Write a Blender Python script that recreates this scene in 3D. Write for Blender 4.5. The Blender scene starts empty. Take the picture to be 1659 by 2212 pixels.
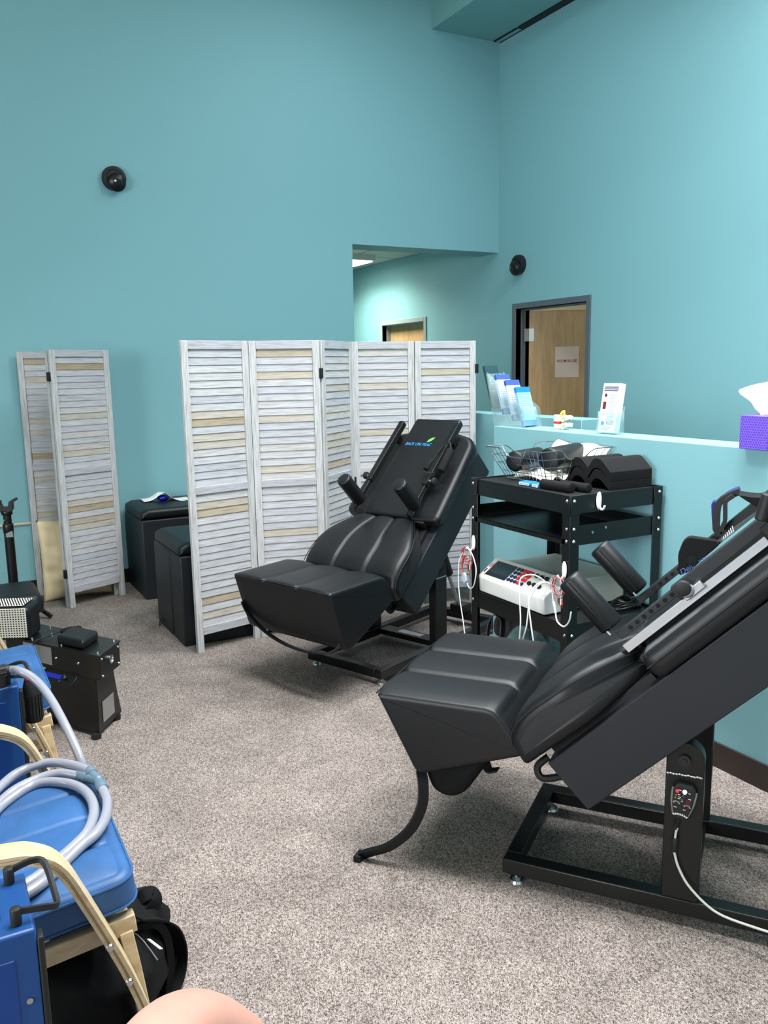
import bpy, bmesh, math, random
from math import sin, cos, pi, radians, sqrt
from mathutils import Vector, Matrix
random.seed(7)
SC = bpy.context.scene
COL = SC.collection
# ---------------------------------------------------------------- camera solution
IW, IH, FP, CH = 1659.0, 2212.0, 1803.8, 1.64
YAW, PIT, ROL = radians(28.445), radians(9.79), radians(-1.025)
_f = Vector((sin(YAW)*cos(PIT), cos(YAW)*cos(PIT), -sin(PIT)))
_r = Vector((cos(YAW), -sin(YAW), 0)); _u = _r.cross(_f)
CR = _r*cos(ROL)+_u*sin(ROL); CU = -_r*sin(ROL)+_u*cos(ROL); CF = _f
CAM = Vector((0, 0, CH))
def ray(x, y): return CR*(x-IW/2)+CU*(IH/2-y)+CF*FP
def at(x, y, ax, v):
    """the point of the plane (axis ax = v) that the photo shows at x, y"""
    d = ray(x, y); return CAM+d*((v-CAM[ax])/d[ax])
cd = bpy.data.cameras.new('camera'); cam = bpy.data.objects.new('camera', cd); COL.objects.link(cam)
m = Matrix((CR, CU, -CF)).transposed().to_4x4(); m.translation = CAM; cam.matrix_world = m
cd.sensor_fit = 'HORIZONTAL'; cd.sensor_width = 36; cd.lens = 36*FP/IW; cd.clip_start = .02
SC.camera = cam
# ---------------------------------------------------------------- materials
def srgb(r, g, b):
    def c(v):
        v /= 255; return v/12.92 if v <= .04045 else ((v+.055)/1.055)**2.4
    return (c(r), c(g), c(b), 1)
MATS = {}
def mat(name, rgb, rough=.5, metal=0, spec=.5, bump=None, var=None, coat=0, emit=None, alpha=1, trans=0, ior=1.45):
    """bump=(scale,strength,detail)  var=(scale, amount)"""
    m = bpy.data.materials.new(name); m.use_nodes = True; nt = m.node_tree; N = nt.nodes; L = nt.links
    b = N['Principled BSDF']; col = srgb(*rgb)
    b.inputs['Base Color'].default_value = col; b.inputs['Roughness'].default_value = rough
    b.inputs['Metallic'].default_value = metal; b.inputs['Specular IOR Level'].default_value = spec
    b.inputs['Coat Weight'].default_value = coat; b.inputs['IOR'].default_value = ior
    b.inputs['Transmission Weight'].default_value = trans; b.inputs['Alpha'].default_value = alpha
    if emit: b.inputs['Emission Color'].default_value = srgb(*emit[0]); b.inputs['Emission Strength'].default_value = emit[1]
    tc = None
    if bump or var: tc = N.new('ShaderNodeTexCoord')
    if var:
        n = N.new('ShaderNodeTexNoise'); n.inputs['Scale'].default_value = var[0]; n.inputs['Detail'].default_value = 4
        L.new(tc.outputs['Object'], n.inputs['Vector'])
        r = N.new('ShaderNodeValToRGB'); a = var[1]
        r.color_ramp.elements[0].position = .3; r.color_ramp.elements[1].position = .7
        r.color_ramp.elements[0].color = (col[0]*(1-a), col[1]*(1-a), col[2]*(1-a), 1)
        r.color_ramp.elements[1].color = (min(1, col[0]*(1+a)), min(1, col[1]*(1+a)), min(1, col[2]*(1+a)), 1)
        L.new(n.outputs['Fac'], r.inputs['Fac']); L.new(r.outputs['Color'], b.inputs['Base Color'])
    if bump:
        n = N.new('ShaderNodeTexNoise'); n.inputs['Scale'].default_value = bump[0]; n.inputs['Detail'].default_value = bump[2] if len(bump) > 2 else 3
        L.new(tc.outputs['Object'], n.inputs['Vector'])
        q = N.new('ShaderNodeBump'); q.inputs['Strength'].default_value = bump[1]; q.inputs['Distance'].default_value = .002
        L.new(n.outputs['Fac'], q.inputs['Height']); L.new(q.outputs['Normal'], b.inputs['Normal'])
    MATS[name] = m; return m
TEAL = (122, 171, 178)
M_wall = mat('teal_wall_paint', TEAL, .62, bump=(140, .12))
M_duct = mat('teal_duct_paint', (112, 160, 160), .55)
M_cream = mat('cream_paint', (206, 204, 180), .7)
M_black = mat('black_powder_coat', (12, 14, 14), .34, bump=(900, .05))
M_bar = mat('charcoal_bar', (36, 38, 40), .4)
M_blackm = mat('black_matte', (20, 20, 21), .6)
M_foam = mat('black_foam', (19, 19, 20), .85, spec=.25, bump=(500, .2))
M_leather = mat('black_leather', (11, 13, 16), .44, spec=.45, bump=(420, .22, 5))
M_body = mat('black_body_vinyl', (25, 28, 33), .5, spec=.45, bump=(600, .15, 4))
M_chrome = mat('zinc_steel', (190, 192, 192), .28, metal=1)
M_alu = mat('brushed_aluminium', (200, 202, 205), .38, metal=1, bump=(300, .1))
M_white = mat('white_plastic', (228, 228, 224), .32)
M_whitec = mat('white_cable', (205, 208, 210), .4)
M_redc = mat('red_wire', (180, 34, 36), .4)
M_greenp = mat('green_plug', (10, 92, 62), .4)
M_gold = mat('gold_pin', (190, 150, 70), .3, metal=1)
M_grey = mat('grey_plastic', (196, 198, 188), .45)
M_screen = mat('dark_screen', (42, 50, 54), .12)
M_navy = mat('navy_print', (32, 40, 82), .4)
M_red = mat('red_print', (196, 44, 40), .4)
M_tube = mat('grey_hose', (142, 143, 154), .2, coat=.5, spec=.6)
M_fit = mat('blue_grey_fitting', (92, 112, 128), .35)
M_blue = mat('blue_leatherette', (44, 86, 136), .48, var=(7, .22), bump=(350, .2))
M_bluem = mat('blue_metal_case', (16, 62, 118), .4, bump=(250, .1))
M_wood = None
M_pillow = mat('beige_cloth', (226, 206, 168), .9, spec=.1, bump=(18, 1, 4))
M_towel = mat('white_towel', (228, 226, 216), .95, spec=.1, bump=(160, .6))
M_skin = mat('skin', (186, 140, 125), .5, var=(30, .05))
M_denim = mat('blue_shorts_cloth', (70, 108, 180), .9, bump=(300, .5))
M_bag = mat('black_bag_cloth', (13, 13, 14), .85, spec=.2, bump=(40, .5))
M_frame = mat('grey_door_frame', (84, 92, 100), .4)
M_framel = mat('light_grey_door_frame', (140, 152, 152), .4)
M_paper = mat('white_paper', (232, 232, 230), .8)
M_paperp = mat('pinkish_paper', (214, 192, 180), .8)
M_brown = mat('brown_vinyl_base', (46, 37, 34), .45)
M_blkbase = mat('black_vinyl_base', (20, 20, 21), .4)
M_rail = mat('cream_conduit', (190, 188, 160), .5)
M_bone = mat('bone_plastic', (232, 222, 196), .4)
M_yellow = mat('yellow_plastic', (214, 192, 84), .4)
M_reddisc = mat('red_disc', (190, 46, 30), .4)
M_gel = mat('blue_gel', (16, 22, 160), .12, coat=.6)
M_sky = mat('sky_blue_plastic', (26, 120, 205), .35)
M_wire = mat('zinc_wire', (176, 180, 184), .3, metal=1)
M_tissue = mat('tissue_paper', (238, 238, 240), .9)
M_led = mat('red_led', (255, 20, 40), .4, emit=((255, 30, 50), 3))
M_ledw = mat('white_button', (240, 240, 240), .4, emit=((255, 255, 255), .8))
M_ledy = mat('olive_led', (150, 140, 50), .4)
M_lcd = mat('blue_lcd', (14, 30, 150), .2, emit=((14, 30, 150), .25))
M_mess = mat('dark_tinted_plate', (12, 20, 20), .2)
M_txtblue = mat('blue_thread', (40, 130, 190), .6)
M_leaf = mat('green_thread', (90, 190, 70), .6)
M_pulse = mat('pulse_blue', (40, 130, 220), .5)
M_dkgreen = mat('dark_green_brochure', (18, 60, 66), .5)
M_broch = mat('lilac_brochure', (196, 200, 226), .5)
M_brochb = mat('royal_brochure', (54, 84, 160), .5)
M_skyb = mat('pale_blue_brochure', (130, 182, 214), .5)
M_ply = None
def nodes(name):
    m = bpy.data.materials.new(name); m.use_nodes = True; MATS[name] = m
    return m, m.node_tree.nodes, m.node_tree.links, m.node_tree.nodes['Principled BSDF']
def ramp(N, stops, interp='LINEAR'):
    r = N.new('ShaderNodeValToRGB'); cr = r.color_ramp; cr.interpolation = interp
    cr.elements[0].position = stops[0][0]; cr.elements[0].color = srgb(*stops[0][1])
    cr.elements[1].position = stops[-1][0]; cr.elements[1].color = srgb(*stops[-1][1])
    for p, c in stops[1:-1]: e = cr.elements.new(p); e.color = srgb(*c)
    return r
def carpet():
    m, N, L, b = nodes('speckled_carpet'); tc = N.new('ShaderNodeTexCoord')
    n0 = N.new('ShaderNodeTexNoise'); n0.inputs['Scale'].default_value = 90; n0.inputs['Detail'].default_value = 2
    L.new(tc.outputs['Object'], n0.inputs['Vector'])
    mx = N.new('ShaderNodeMixRGB'); mx.blend_type = 'ADD'; mx.inputs['Fac'].default_value = .012
    L.new(tc.outputs['Object'], mx.inputs['Color1']); L.new(n0.outputs['Color'], mx.inputs['Color2'])
    mp = N.new('ShaderNodeMapping'); mp.inputs['Scale'].default_value = (1, .62, 1); mp.inputs['Rotation'].default_value = (0, 0, -.5)
    L.new(mx.outputs['Color'], mp.inputs['Vector'])
    v = N.new('ShaderNodeTexVoronoi'); v.inputs['Scale'].default_value = 330
    L.new(mp.outputs['Vector'], v.inputs['Vector'])
    sp = N.new('ShaderNodeSeparateColor'); L.new(v.outputs['Color'], sp.inputs['Color'])
    n3 = N.new('ShaderNodeTexNoise'); n3.inputs['Scale'].default_value = 420; n3.inputs['Detail'].default_value = 2
    L.new(tc.outputs['Object'], n3.inputs['Vector'])
    ma = N.new('ShaderNodeMath'); ma.operation = 'MULTIPLY_ADD'; ma.inputs[1].default_value = 2.6; ma.inputs[2].default_value = -1.3; L.new(n3.outputs['Fac'], ma.inputs[0])
    mb_ = N.new('ShaderNodeMath'); mb_.operation = 'MULTIPLY_ADD'; mb_.inputs[1].default_value = .85; mb_.inputs[2].default_value = .06; L.new(sp.outputs['Red'], mb_.inputs[0])
    mc = N.new('ShaderNodeMath'); mc.operation = 'MULTIPLY_ADD'; mc.inputs[1].default_value = 1.0; mc.use_clamp = True; L.new(ma.outputs[0], mc.inputs[0]); L.new(mb_.outputs[0], mc.inputs[2])
    r = ramp(N, [(0, (60, 55, 55)), (.10, (94, 86, 84)), (.28, (136, 127, 122)), (.45, (163, 155, 149)), (.6, (186, 180, 174)), (.74, (152, 142, 150)), (.82, (212, 208, 202)), (.91, (128, 120, 138)), (.97, (236, 233, 228)), (1, (240, 238, 232))])
    L.new(mc.outputs[0], r.inputs['Fac'])
    n = N.new('ShaderNodeTexNoise'); n.inputs['Scale'].default_value = 5; n.inputs['Detail'].default_value = 3
    L.new(tc.outputs['Object'], n.inputs['Vector'])
    r2 = ramp(N, [(.3, (192, 185, 181)), (.7, (219, 212, 207))]); L.new(n.outputs['Fac'], r2.inputs['Fac'])
    mm = N.new('ShaderNodeMixRGB'); mm.blend_type = 'MULTIPLY'; mm.inputs['Fac'].default_value = 1
    L.new(r.outputs['Color'], mm.inputs['Color1']); L.new(r2.outputs['Color'], mm.inputs['Color2'])
    L.new(mm.outputs['Color'], b.inputs['Base Color']); b.inputs['Roughness'].default_value = .95; b.inputs['Specular IOR Level'].default_value = .1
    bp = N.new('ShaderNodeBump'); bp.inputs['Strength'].default_value = .8; bp.inputs['Distance'].default_value = .004
    L.new(sp.outputs['Green'], bp.inputs['Height']); L.new(bp.outputs['Normal'], b.inputs['Normal'])
    return m
M_carpet = carpet()
def woodmat(name, stops, scale, streak, rough=.5, slat=False, bumpk=.25):
    m, N, L, b = nodes(name); tc = N.new('ShaderNodeTexCoord'); mp = N.new('ShaderNodeMapping')
    mp.inputs['Scale'].default_value = streak; src = tc.outputs['Object']
    if slat:
        at_ = N.new('ShaderNodeAttribute'); at_.attribute_name = 'tone'
        mx = N.new('ShaderNodeMixRGB'); mx.blend_type = 'ADD'; mx.inputs['Fac'].default_value = 1
        sc = N.new('ShaderNodeVectorMath'); sc.operation = 'SCALE'; sc.inputs['Scale'].default_value = 7
        L.new(at_.outputs['Color'], sc.inputs[0]); L.new(src, mx.inputs['Color1']); L.new(sc.outputs[0], mx.inputs['Color2']); src = mx.outputs['Color']
    L.new(src, mp.inputs['Vector'])
    n = N.new('ShaderNodeTexNoise'); n.inputs['Scale'].default_value = scale; n.inputs['Detail'].default_value = 5; n.inputs['Distortion'].default_value = .6
    L.new(mp.outputs['Vector'], n.inputs['Vector'])
    r = ramp(N, stops); L.new(n.outputs['Fac'], r.inputs['Fac']); out = r.outputs['Color']
    if slat:
        sp = N.new('ShaderNodeSeparateColor'); L.new(at_.outputs['Color'], sp.inputs['Color'])
        tn = ramp(N, [(0, (236, 238, 246)), (.55, (250, 250, 252)), (.7, (244, 238, 228)), (.82, (238, 226, 204)), (1, (214, 192, 154))])
        L.new(sp.outputs['Red'], tn.inputs['Fac'])
        mm = N.new('ShaderNodeMixRGB'); mm.blend_type = 'MULTIPLY'; mm.inputs['Fac'].default_value = 1
        L.new(out, mm.inputs['Color1']); L.new(tn.outputs['Color'], mm.inputs['Color2']); out = mm.outputs['Color']
    L.new(out, b.inputs['Base Color']); b.inputs['Roughness'].default_value = rough
    bp = N.new('ShaderNodeBump'); bp.inputs['Strength'].default_value = bumpk; bp.inputs['Distance'].default_value = .002
    L.new(n.outputs['Fac'], bp.inputs['Height']); L.new(bp.outputs['Normal'], b.inputs['Normal'])
    return m
WW = [(.25, (140, 137, 133)), (.42, (168, 167, 165)), (.55, (182, 182, 183)), (.75, (192, 193, 196))]
M_slat = woodmat('whitewashed_slats', WW, 6, (1.6, 1.6, 42), .6, slat=True, bumpk=.1)
M_stile = woodmat('whitewashed_frame', WW, 6, (22, 22, 1.3), .6)
M_wood = woodmat('birch_plywood', [(.3, (180, 154, 118)), (.55, (200, 178, 142)), (.75, (210, 192, 158))], 5, (3, 30, 8), .42, bumpk=.1)
M_door = woodmat('maple_door', [(.3, (168, 134, 92)), (.55, (184, 150, 106)), (.8, (192, 160, 118))], 4, (6, 6, .8), .4, bumpk=.05)
def hexmat():
    m, N, L, b = nodes('purple_hexagon_card'); tc = N.new('ShaderNodeTexCoord')
    sx = N.new('ShaderNodeSeparateXYZ'); L.new(tc.outputs['Object'], sx.inputs[0])
    def mth(op, a, b_=None, c=None):
        q = N.new('ShaderNodeMath'); q.operation = op
        for i, x in enumerate((a, b_, c)):
            if x is None: continue
            if isinstance(x, (int, float)): q.inputs[i].default_value = x
            else: L.new(x, q.inputs[i])
        return q.outputs[0]
    K = 95.0; S3 = 1.7320508
    u = mth('MULTIPLY', mth('ADD', sx.outputs['X'], sx.outputs['Y']), K); v = mth('MULTIPLY', sx.outputs['Z'], K)
    def cell(ou, ov):
        a = mth('ABSOLUTE', mth('SUBTRACT', mth('FLOORED_MODULO', mth('ADD', u, 100+ou), 1.0), .5)); c = mth('ABSOLUTE', mth('SUBTRACT', mth('FLOORED_MODULO', mth('ADD', v, 100*S3+ov), S3), S3/2))
        return mth('MAXIMUM', a, mth('ADD', mth('MULTIPLY', a, .5), mth('MULTIPLY', c, .8660254)))
    d = mth('MINIMUM', cell(0, 0), cell(.5, S3/2))
    r = ramp(N, [(0, (92, 60, 190)), (.40, (84, 50, 176)), (.44, (140, 118, 224)), (1, (150, 130, 228))]); L.new(d, r.inputs['Fac'])
    L.new(r.outputs['Color'], b.inputs['Base Color']); b.inputs['Roughness'].default_value = .45; return m
M_hex = hexmat()
def meshmat():
    m, N, L, b = nodes('white_perforated_mesh'); tc = N.new('ShaderNodeTexCoord')
    sx = N.new('ShaderNodeSeparateXYZ'); L.new(tc.outputs['Object'], sx.inputs[0])
    def s(o):
        a = N.new('ShaderNodeMath'); a.operation = 'MULTIPLY'; a.inputs[1].default_value = 560; L.new(o, a.inputs[0])
        c = N.new('ShaderNodeMath'); c.operation = 'SINE'; L.new(a.outputs[0], c.inputs[0]); return c
    a, c = s(sx.outputs['X']), s(sx.outputs['Z'])
    q = N.new('ShaderNodeMath'); q.operation = 'ADD'; L.new(a.outputs[0], q.inputs[0]); L.new(c.outputs[0], q.inputs[1])
    r = ramp(N, [(.62, (214, 208, 194)), (.72, (22, 22, 20))]); L.new(q.outputs[0], r.inputs['Fac'])
    L.new(r.outputs['Color'], b.inputs['Base Color']); b.inputs['Roughness'].default_value = .8; return m
M_mesh = meshmat()
def tilemat():
    m, N, L, b = nodes('ceiling_tile'); tc = N.new('ShaderNodeTexCoord')
    k = N.new('ShaderNodeTexBrick'); k.inputs['Scale'].default_value = 1; k.offset = 0
    for nm, vv in (('Brick Width', .61), ('Row Height', .61), ('Mortar Size', .012)): k.inputs[nm].default_value = vv
    k.inputs['Color1'].default_value = srgb(196, 200, 190); k.inputs['Color2'].default_value = srgb(190, 196, 186); k.inputs['Mortar'].default_value = srgb(110, 116, 110)
    L.new(tc.outputs['Object'], k.inputs['Vector']); L.new(k.outputs['Color'], b.inputs['Base Color']); b.inputs['Roughness'].default_value = .9; return m
M_tile = tilemat()
def glassmat(name, rgb, a, rough=.06):
    m, N, L, b = nodes(name)
    t = N.new('ShaderNodeBsdfTransparent'); g = N.new('ShaderNodeBsdfPrincipled'); x = N.new('ShaderNodeMixShader')
    t.inputs['Color'].default_value = (.93, .97, .97, 1)
    g.inputs['Base Color'].default_value = srgb(*rgb); g.inputs['Roughness'].default_value = rough
    lw = N.new('ShaderNodeLayerWeight'); lw.inputs['Blend'].default_value = .35
    ad = N.new('ShaderNodeMath'); ad.operation = 'MULTIPLY_ADD'; ad.inputs[1].default_value = .3; ad.inputs[2].default_value = a
    L.new(lw.outputs['Facing'], ad.inputs[0]); L.new(ad.outputs[0], x.inputs['Fac']); L.new(t.outputs[0], x.inputs[1]); L.new(g.outputs[0], x.inputs[2])
    L.new(x.outputs[0], N['Material Output'].inputs['Surface']); N.remove(b); return m
M_acryl = glassmat('clear_acrylic', (200, 226, 226), .05)
M_txtg = mat('grey_print', (150, 156, 176), .6)
M_bagp = glassmat('clear_plastic_bag', (150, 190, 190), .38, .2)
# ---------------------------------------------------------------- mesh builder
I4 = Matrix.Identity(4)
def frame_m(o, x, y, z):
    m = Matrix((Vector(x), Vector(y), Vector(z))).transposed().to_4x4(); m.translation = Vector(o); return m
def rotz(a, loc=(0, 0, 0)): return Matrix.Translation(loc) @ Matrix.Rotation(a, 4, 'Z')
class MB:
    def __init__(s): s.v = []; s.f = []; s.m = []; s.t = []; s.tone = (0, 0, 0)
    def add(s, vs, fs, M=None, mi=0):
        b = len(s.v); s.v += [tuple(M @ Vector(p)) if M else tuple(p) for p in vs]
        for f in fs: s.f.append([b+i for i in f]); s.m.append(mi); s.t.append(s.tone)
        return s
    def box(s, x0, x1, y0, y1, z0, z1, M=None, mi=0):
        v = [(x0, y0, z0), (x1, y0, z0), (x1, y1, z0), (x0, y1, z0), (x0, y0, z1), (x1, y0, z1), (x1, y1, z1), (x0, y1, z1)]
        return s.add(v, [(3, 2, 1, 0), (4, 5, 6, 7), (0, 1, 5, 4), (1, 2, 6, 5), (2, 3, 7, 6), (3, 0, 4, 7)], M, mi)
    def beam(s, p0, p1, w, h, up=(0, 0, 1), M=None, mi=0):
        p0, p1 = Vector(p0), Vector(p1); d = (p1-p0); l = d.length; d.normalize(); x = d.cross(Vector(up)).normalized(); u = x.cross(d)
        F = frame_m(p0, x, d, u); return s.box(-w/2, w/2, 0, l, -h/2, h/2, (M @ F) if M else F, mi)
    def prism(s, poly, h0, h1, M=None, mi=0):
        n = len(poly); v = [(p[0], p[1], h0) for p in poly]+[(p[0], p[1], h1) for p in poly]
        return s.add(v, [tuple(range(n-1, -1, -1)), tuple(range(n, 2*n))]+[(i, (i+1) % n, n+(i+1) % n, n+i) for i in range(n)], M, mi)
    def lathe(s, prof, n=24, M=None, mi=0):
        v = []; f = []
        for r, z in prof:
            for i in range(n): a = 2*pi*i/n; v.append((r*cos(a), r*sin(a), z))
        k = len(prof)
        for j in range(k-1):
            for i in range(n): f.append((j*n+i, j*n+(i+1) % n, (j+1)*n+(i+1) % n, (j+1)*n+i))
        f.append(tuple(range(n-1, -1, -1))); f.append(tuple(range((k-1)*n, k*n)))
        return s.add(v, f, M, mi)
    def cyl(s, p0, p1, r, n=20, r2=None, M=None, mi=0, rd=0):
        p0, p1 = Vector(p0), Vector(p1); d = p1-p0; l = d.length; d.normalize()
        a = Vector((0, 0, 1)) if abs(d.z) < .9 else Vector((1, 0, 0)); x = d.cross(a).normalized(); y = d.cross(x)
        F = frame_m(p0, x, y, d); r2 = r if r2 is None else r2
        if rd: pr = [(r-rd, 0), (r-rd*.3, rd*.3), (r, rd), (r2, l-rd), (r2-rd*.3, l-rd*.3), (r2-rd, l)]
        else: pr = [(r, 0), (r2, l)]
        return s.lathe(pr, n, (M @ F) if M else F, mi)
    def ball(s, c, r, n=16, M=None, mi=0):
        if not hasattr(r, '__len__'): r = (r, r, r)
        F = Matrix.Translation(c) @ Matrix.Diagonal((r[0], r[1], r[2], 1)); k = n//2
        pr = [(max(.02, sin(pi*j/k)), -cos(pi*j/k)) for j in range(k+1)]
        return s.lathe(pr, n, (M @ F) if M else F, mi)
    def tube(s, pts, r, n=10, M=None, mi=0, smooth=4, flat=None):
        """round hose through pts; flat=(w,h) makes a strap"""
        P = [Vector(p) for p in pts]
        if smooth > 1 and len(P) > 2:
            Q = []
            for i in range(len(P)-1):
                a, b, c, d = P[max(0, i-1)], P[i], P[i+1], P[min(len(P)-1, i+2)]
                for k in range(smooth):
                    t = k/smooth; Q.append(.5*((2*b)+(c-a)*t+(2*a-5*b+4*c-d)*t*t+(3*b-a-3*c+d)*t**3))
            P = Q+[P[-1]]
        T = [(P[min(i+1, len(P)-1)]-P[max(i-1, 0)]).normalized() for i in range(len(P))]
        up = Vector((0, 0, 1)) if abs(T[0].z) < .95 else Vector((1, 0, 0)); x = T[0].cross(up).normalized(); v = []
        for i, p in enumerate(P):
            x = (x-T[i]*x.dot(T[i])).normalized(); y = T[i].cross(x); rr = r[min(i*len(r)//len(P), len(r)-1)] if hasattr(r, '__len__') else r
            if flat: w, h = flat; v += [p+x*w/2+y*h/2, p-x*w/2+y*h/2, p-x*w/2-y*h/2, p+x*w/2-y*h/2]
            else: v += [p+x*rr*cos(2*pi*k/n)+y*rr*sin(2*pi*k/n) for k in range(n)]
        if flat: n = 4
        f = [(j*n+i, j*n+(i+1) % n, (j+1)*n+(i+1) % n, (j+1)*n+i) for j in range(len(P)-1) for i in range(n)]
        f += [tuple(range(n-1, -1, -1)), tuple(range((len(P)-1)*n, len(P)*n))]
        return s.add(v, f, M, mi)
    def loft(s, prof, w0, w1, r=.02, seams=(), sd=.006, sw=.012, top=None, kfn=None, crown=0, wc=None, M=None, mi=0, nmid=14):
        """a padded body: outline prof swept from w0 to w1 with rounded ends, stitched seams and a slight crown on the points top(p) picks"""
        n = len(prof); P = [Vector((p[0], p[1])) for p in prof]; nr = []
        area = sum(P[i].x*P[(i+1) % n].y-P[(i+1) % n].x*P[i].y for i in range(n)); sg = 1 if area > 0 else -1
        for i in range(n):
            e1 = (P[i]-P[i-1]); e2 = (P[(i+1) % n]-P[i]); e1 = e1.normalized() if e1.length > 1e-9 else e2.normalized(); e2 = e2.normalized() if e2.length > 1e-9 else e1
            e = (e1+e2); e.normalize(); nr.append(Vector((e.y, -e.x))*sg)
        wt = [(top(p) if top else 0) for p in P]; wc = (w0+w1)/2 if wc is None else wc
        st = [(w0, r+.005)]+[(w0+r*(1-cos(t)), r*(1-sin(t))) for t in (0, .35, .75, 1.15, pi/2)]
        ws = {round(w0+r+(w1-w0-2*r)*k/nmid, 5) for k in range(1, nmid)}
        for q in seams: ws |= {round(q+d, 5) for d in (-2*sw, -sw, -sw*.45, 0, sw*.45, sw, 2*sw)}
        st += [(w, 0) for w in sorted(ws)]+[(w1-r*(1-cos(t)), r*(1-sin(t))) for t in (pi/2, 1.15, .75, .35, 0)]+[(w1, r+.005)]
        ed = [w0]+sorted(seams)+[w1]; v = []
        for w, d in st:
            ring = []
            g = sum(sd*math.exp(-((w-q)/(sw*.7))**2) for q in seams); cr = 0
            for a, b in zip(ed, ed[1:]):
                if a <= w <= b: cr = crown*sqrt(max(0, sin(pi*(w-a)/(b-a))))
            for i in range(n):
                o = d+(g-cr)*wt[i]; q = P[i]-nr[i]*o; k = kfn(P[i]) if kfn else 1
                ring.append([q, k])
            if d > 0:
                for _ in range(8):
                    hit = False
                    for i in range(n):
                        j = (i+1) % n
                        if (ring[j][0]-ring[i][0]).dot(P[j]-P[i]) < -1e-9:
                            mm = (ring[i][0]+ring[j][0])/2; ring[i][0] = mm; ring[j][0] = mm.copy(); hit = True
                    if not hit: break
            v += [(q.x, q.y, wc+(w-wc)*k) for q, k in ring]
        K = len(st); f = [(j*n+i, j*n+(i+1) % n, (j+1)*n+(i+1) % n, (j+1)*n+i) for j in range(K-1) for i in range(n)]
        f += [tuple(range(n-1, -1, -1)), tuple(range((K-1)*n, K*n))]
        return s.add(v, f, M, mi)
    def grid(s, fn, nu, nv, M=None, mi=0):
        v = [fn(i/nu, j/nv) for j in range(nv+1) for i in range(nu+1)]; w = nu+1
        return s.add(v, [(j*w+i, j*w+i+1, (j+1)*w+i+1, (j+1)*w+i) for j in range(nv) for i in range(nu)], M, mi)
    def build(s, name, mats, parent=None, bevel=0, ang=40, solid=0, seg=2, loc=None, recalc=True, sub=0):
        me = bpy.data.meshes.new(name); o0 = Vector(loc) if loc else Vector((0, 0, 0))
        me.from_pydata([tuple(Vector(p)-o0) for p in s.v], [], s.f)
        if not isinstance(mats, (list, tuple)): mats = [mats]
        for q in mats: me.materials.append(q)
        me.polygons.foreach_set('material_index', s.m)
        if any(t != (0, 0, 0) for t in s.t):
            ca = me.color_attributes.new('tone', 'FLOAT_COLOR', 'CORNER'); i = 0
            for p in me.polygons:
                for _ in p.loop_indices: ca.data[i].color = (*s.t[p.index], 1); i += 1
        if recalc:
            bm = bmesh.new(); bm.from_mesh(me); bmesh.ops.recalc_face_normals(bm, faces=bm.faces); bm.to_mesh(me); bm.free()
        me.polygons.foreach_set('use_smooth', [len(p.vertices) <= 8 for p in me.polygons]); me.set_sharp_from_angle(angle=radians(ang)); me.update()
        o = bpy.data.objects.new(name, me); COL.objects.link(o)
        if loc: o.location = loc
        if parent: o.parent = parent
        if bevel:
            b = o.modifiers.new('bevel', 'BEVEL'); b.width = bevel; b.segments = seg; b.limit_method = 'ANGLE'; b.angle_limit = radians(35)
        if solid:
            b = o.modifiers.new('solid', 'SOLIDIFY'); b.thickness = solid; b.offset = 0
        if sub:
            b = o.modifiers.new('sub', 'SUBSURF'); b.levels = sub; b.render_levels = sub
        return o
def fillet(poly, rad, seg=4):
    out = []; n = len(poly)
    for i in range(n):
        p = Vector(poly[i]); a = Vector(poly[i-1])-p; b = Vector(poly[(i+1) % n])-p; r = rad[i] if hasattr(rad, '__len__') else rad
        if r <= 0: out.append(tuple(p)); continue
        r = min(r, a.length*.48, b.length*.48); A = p+a.normalized()*r; B = p+b.normalized()*r
        for k in range(seg+1): t = k/seg; out.append(tuple(A*(1-t)**2+p*2*t*(1-t)+B*t*t))
    return out
def refine(poly, mx):
    out = []; n = len(poly)
    for i in range(n):
        a, b = Vector(poly[i]), Vector(poly[(i+1) % n]); k = max(1, int((b-a).length/mx+.5))
        out += [tuple(a+(b-a)*j/k) for j in range(k)]
    return out
def thing(name, label, cat, loc=(0, 0, 0), rz=0, group=None):
    o = bpy.data.objects.new(name, None); COL.objects.link(o); o.location = loc; o.rotation_euler = (0, 0, rz); o.empty_display_size = .05
    return tag(o, label, cat, group)
def tag(o, label, cat, group=None, kind=None):
    o['label'] = label; o['category'] = cat
    if group: o['group'] = group
    if kind: o['kind'] = kind
    return o
def struct(name, mb, m, parent=None, **k):
    o = mb.build(name, m, parent, **k)
    if not parent: o['kind'] = 'structure'
    return o
def text(s, size, m, M, parent, name='lettering', ext=.0004, italic=0, sx=1, align='CENTER', bold=0):
    c = bpy.data.curves.new('t', 'FONT'); c.body = s; c.size = size; c.extrude = ext; c.align_x = align; c.align_y = 'CENTER'; c.shear = italic; c.offset = bold
    c.resolution_u = 3
    t = bpy.data.objects.new('t', c); COL.objects.link(t); dg = bpy.context.evaluated_depsgraph_get()
    me = bpy.data.meshes.new_from_object(t.evaluated_get(dg)); bpy.data.objects.remove(t)
    me.transform(M @ Matrix.Diagonal((sx, 1, 1, 1))); me.materials.clear(); me.materials.append(m)
    o = bpy.data.objects.new(name, me); COL.objects.link(o)
    if parent: o.parent = parent
    return o
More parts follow.
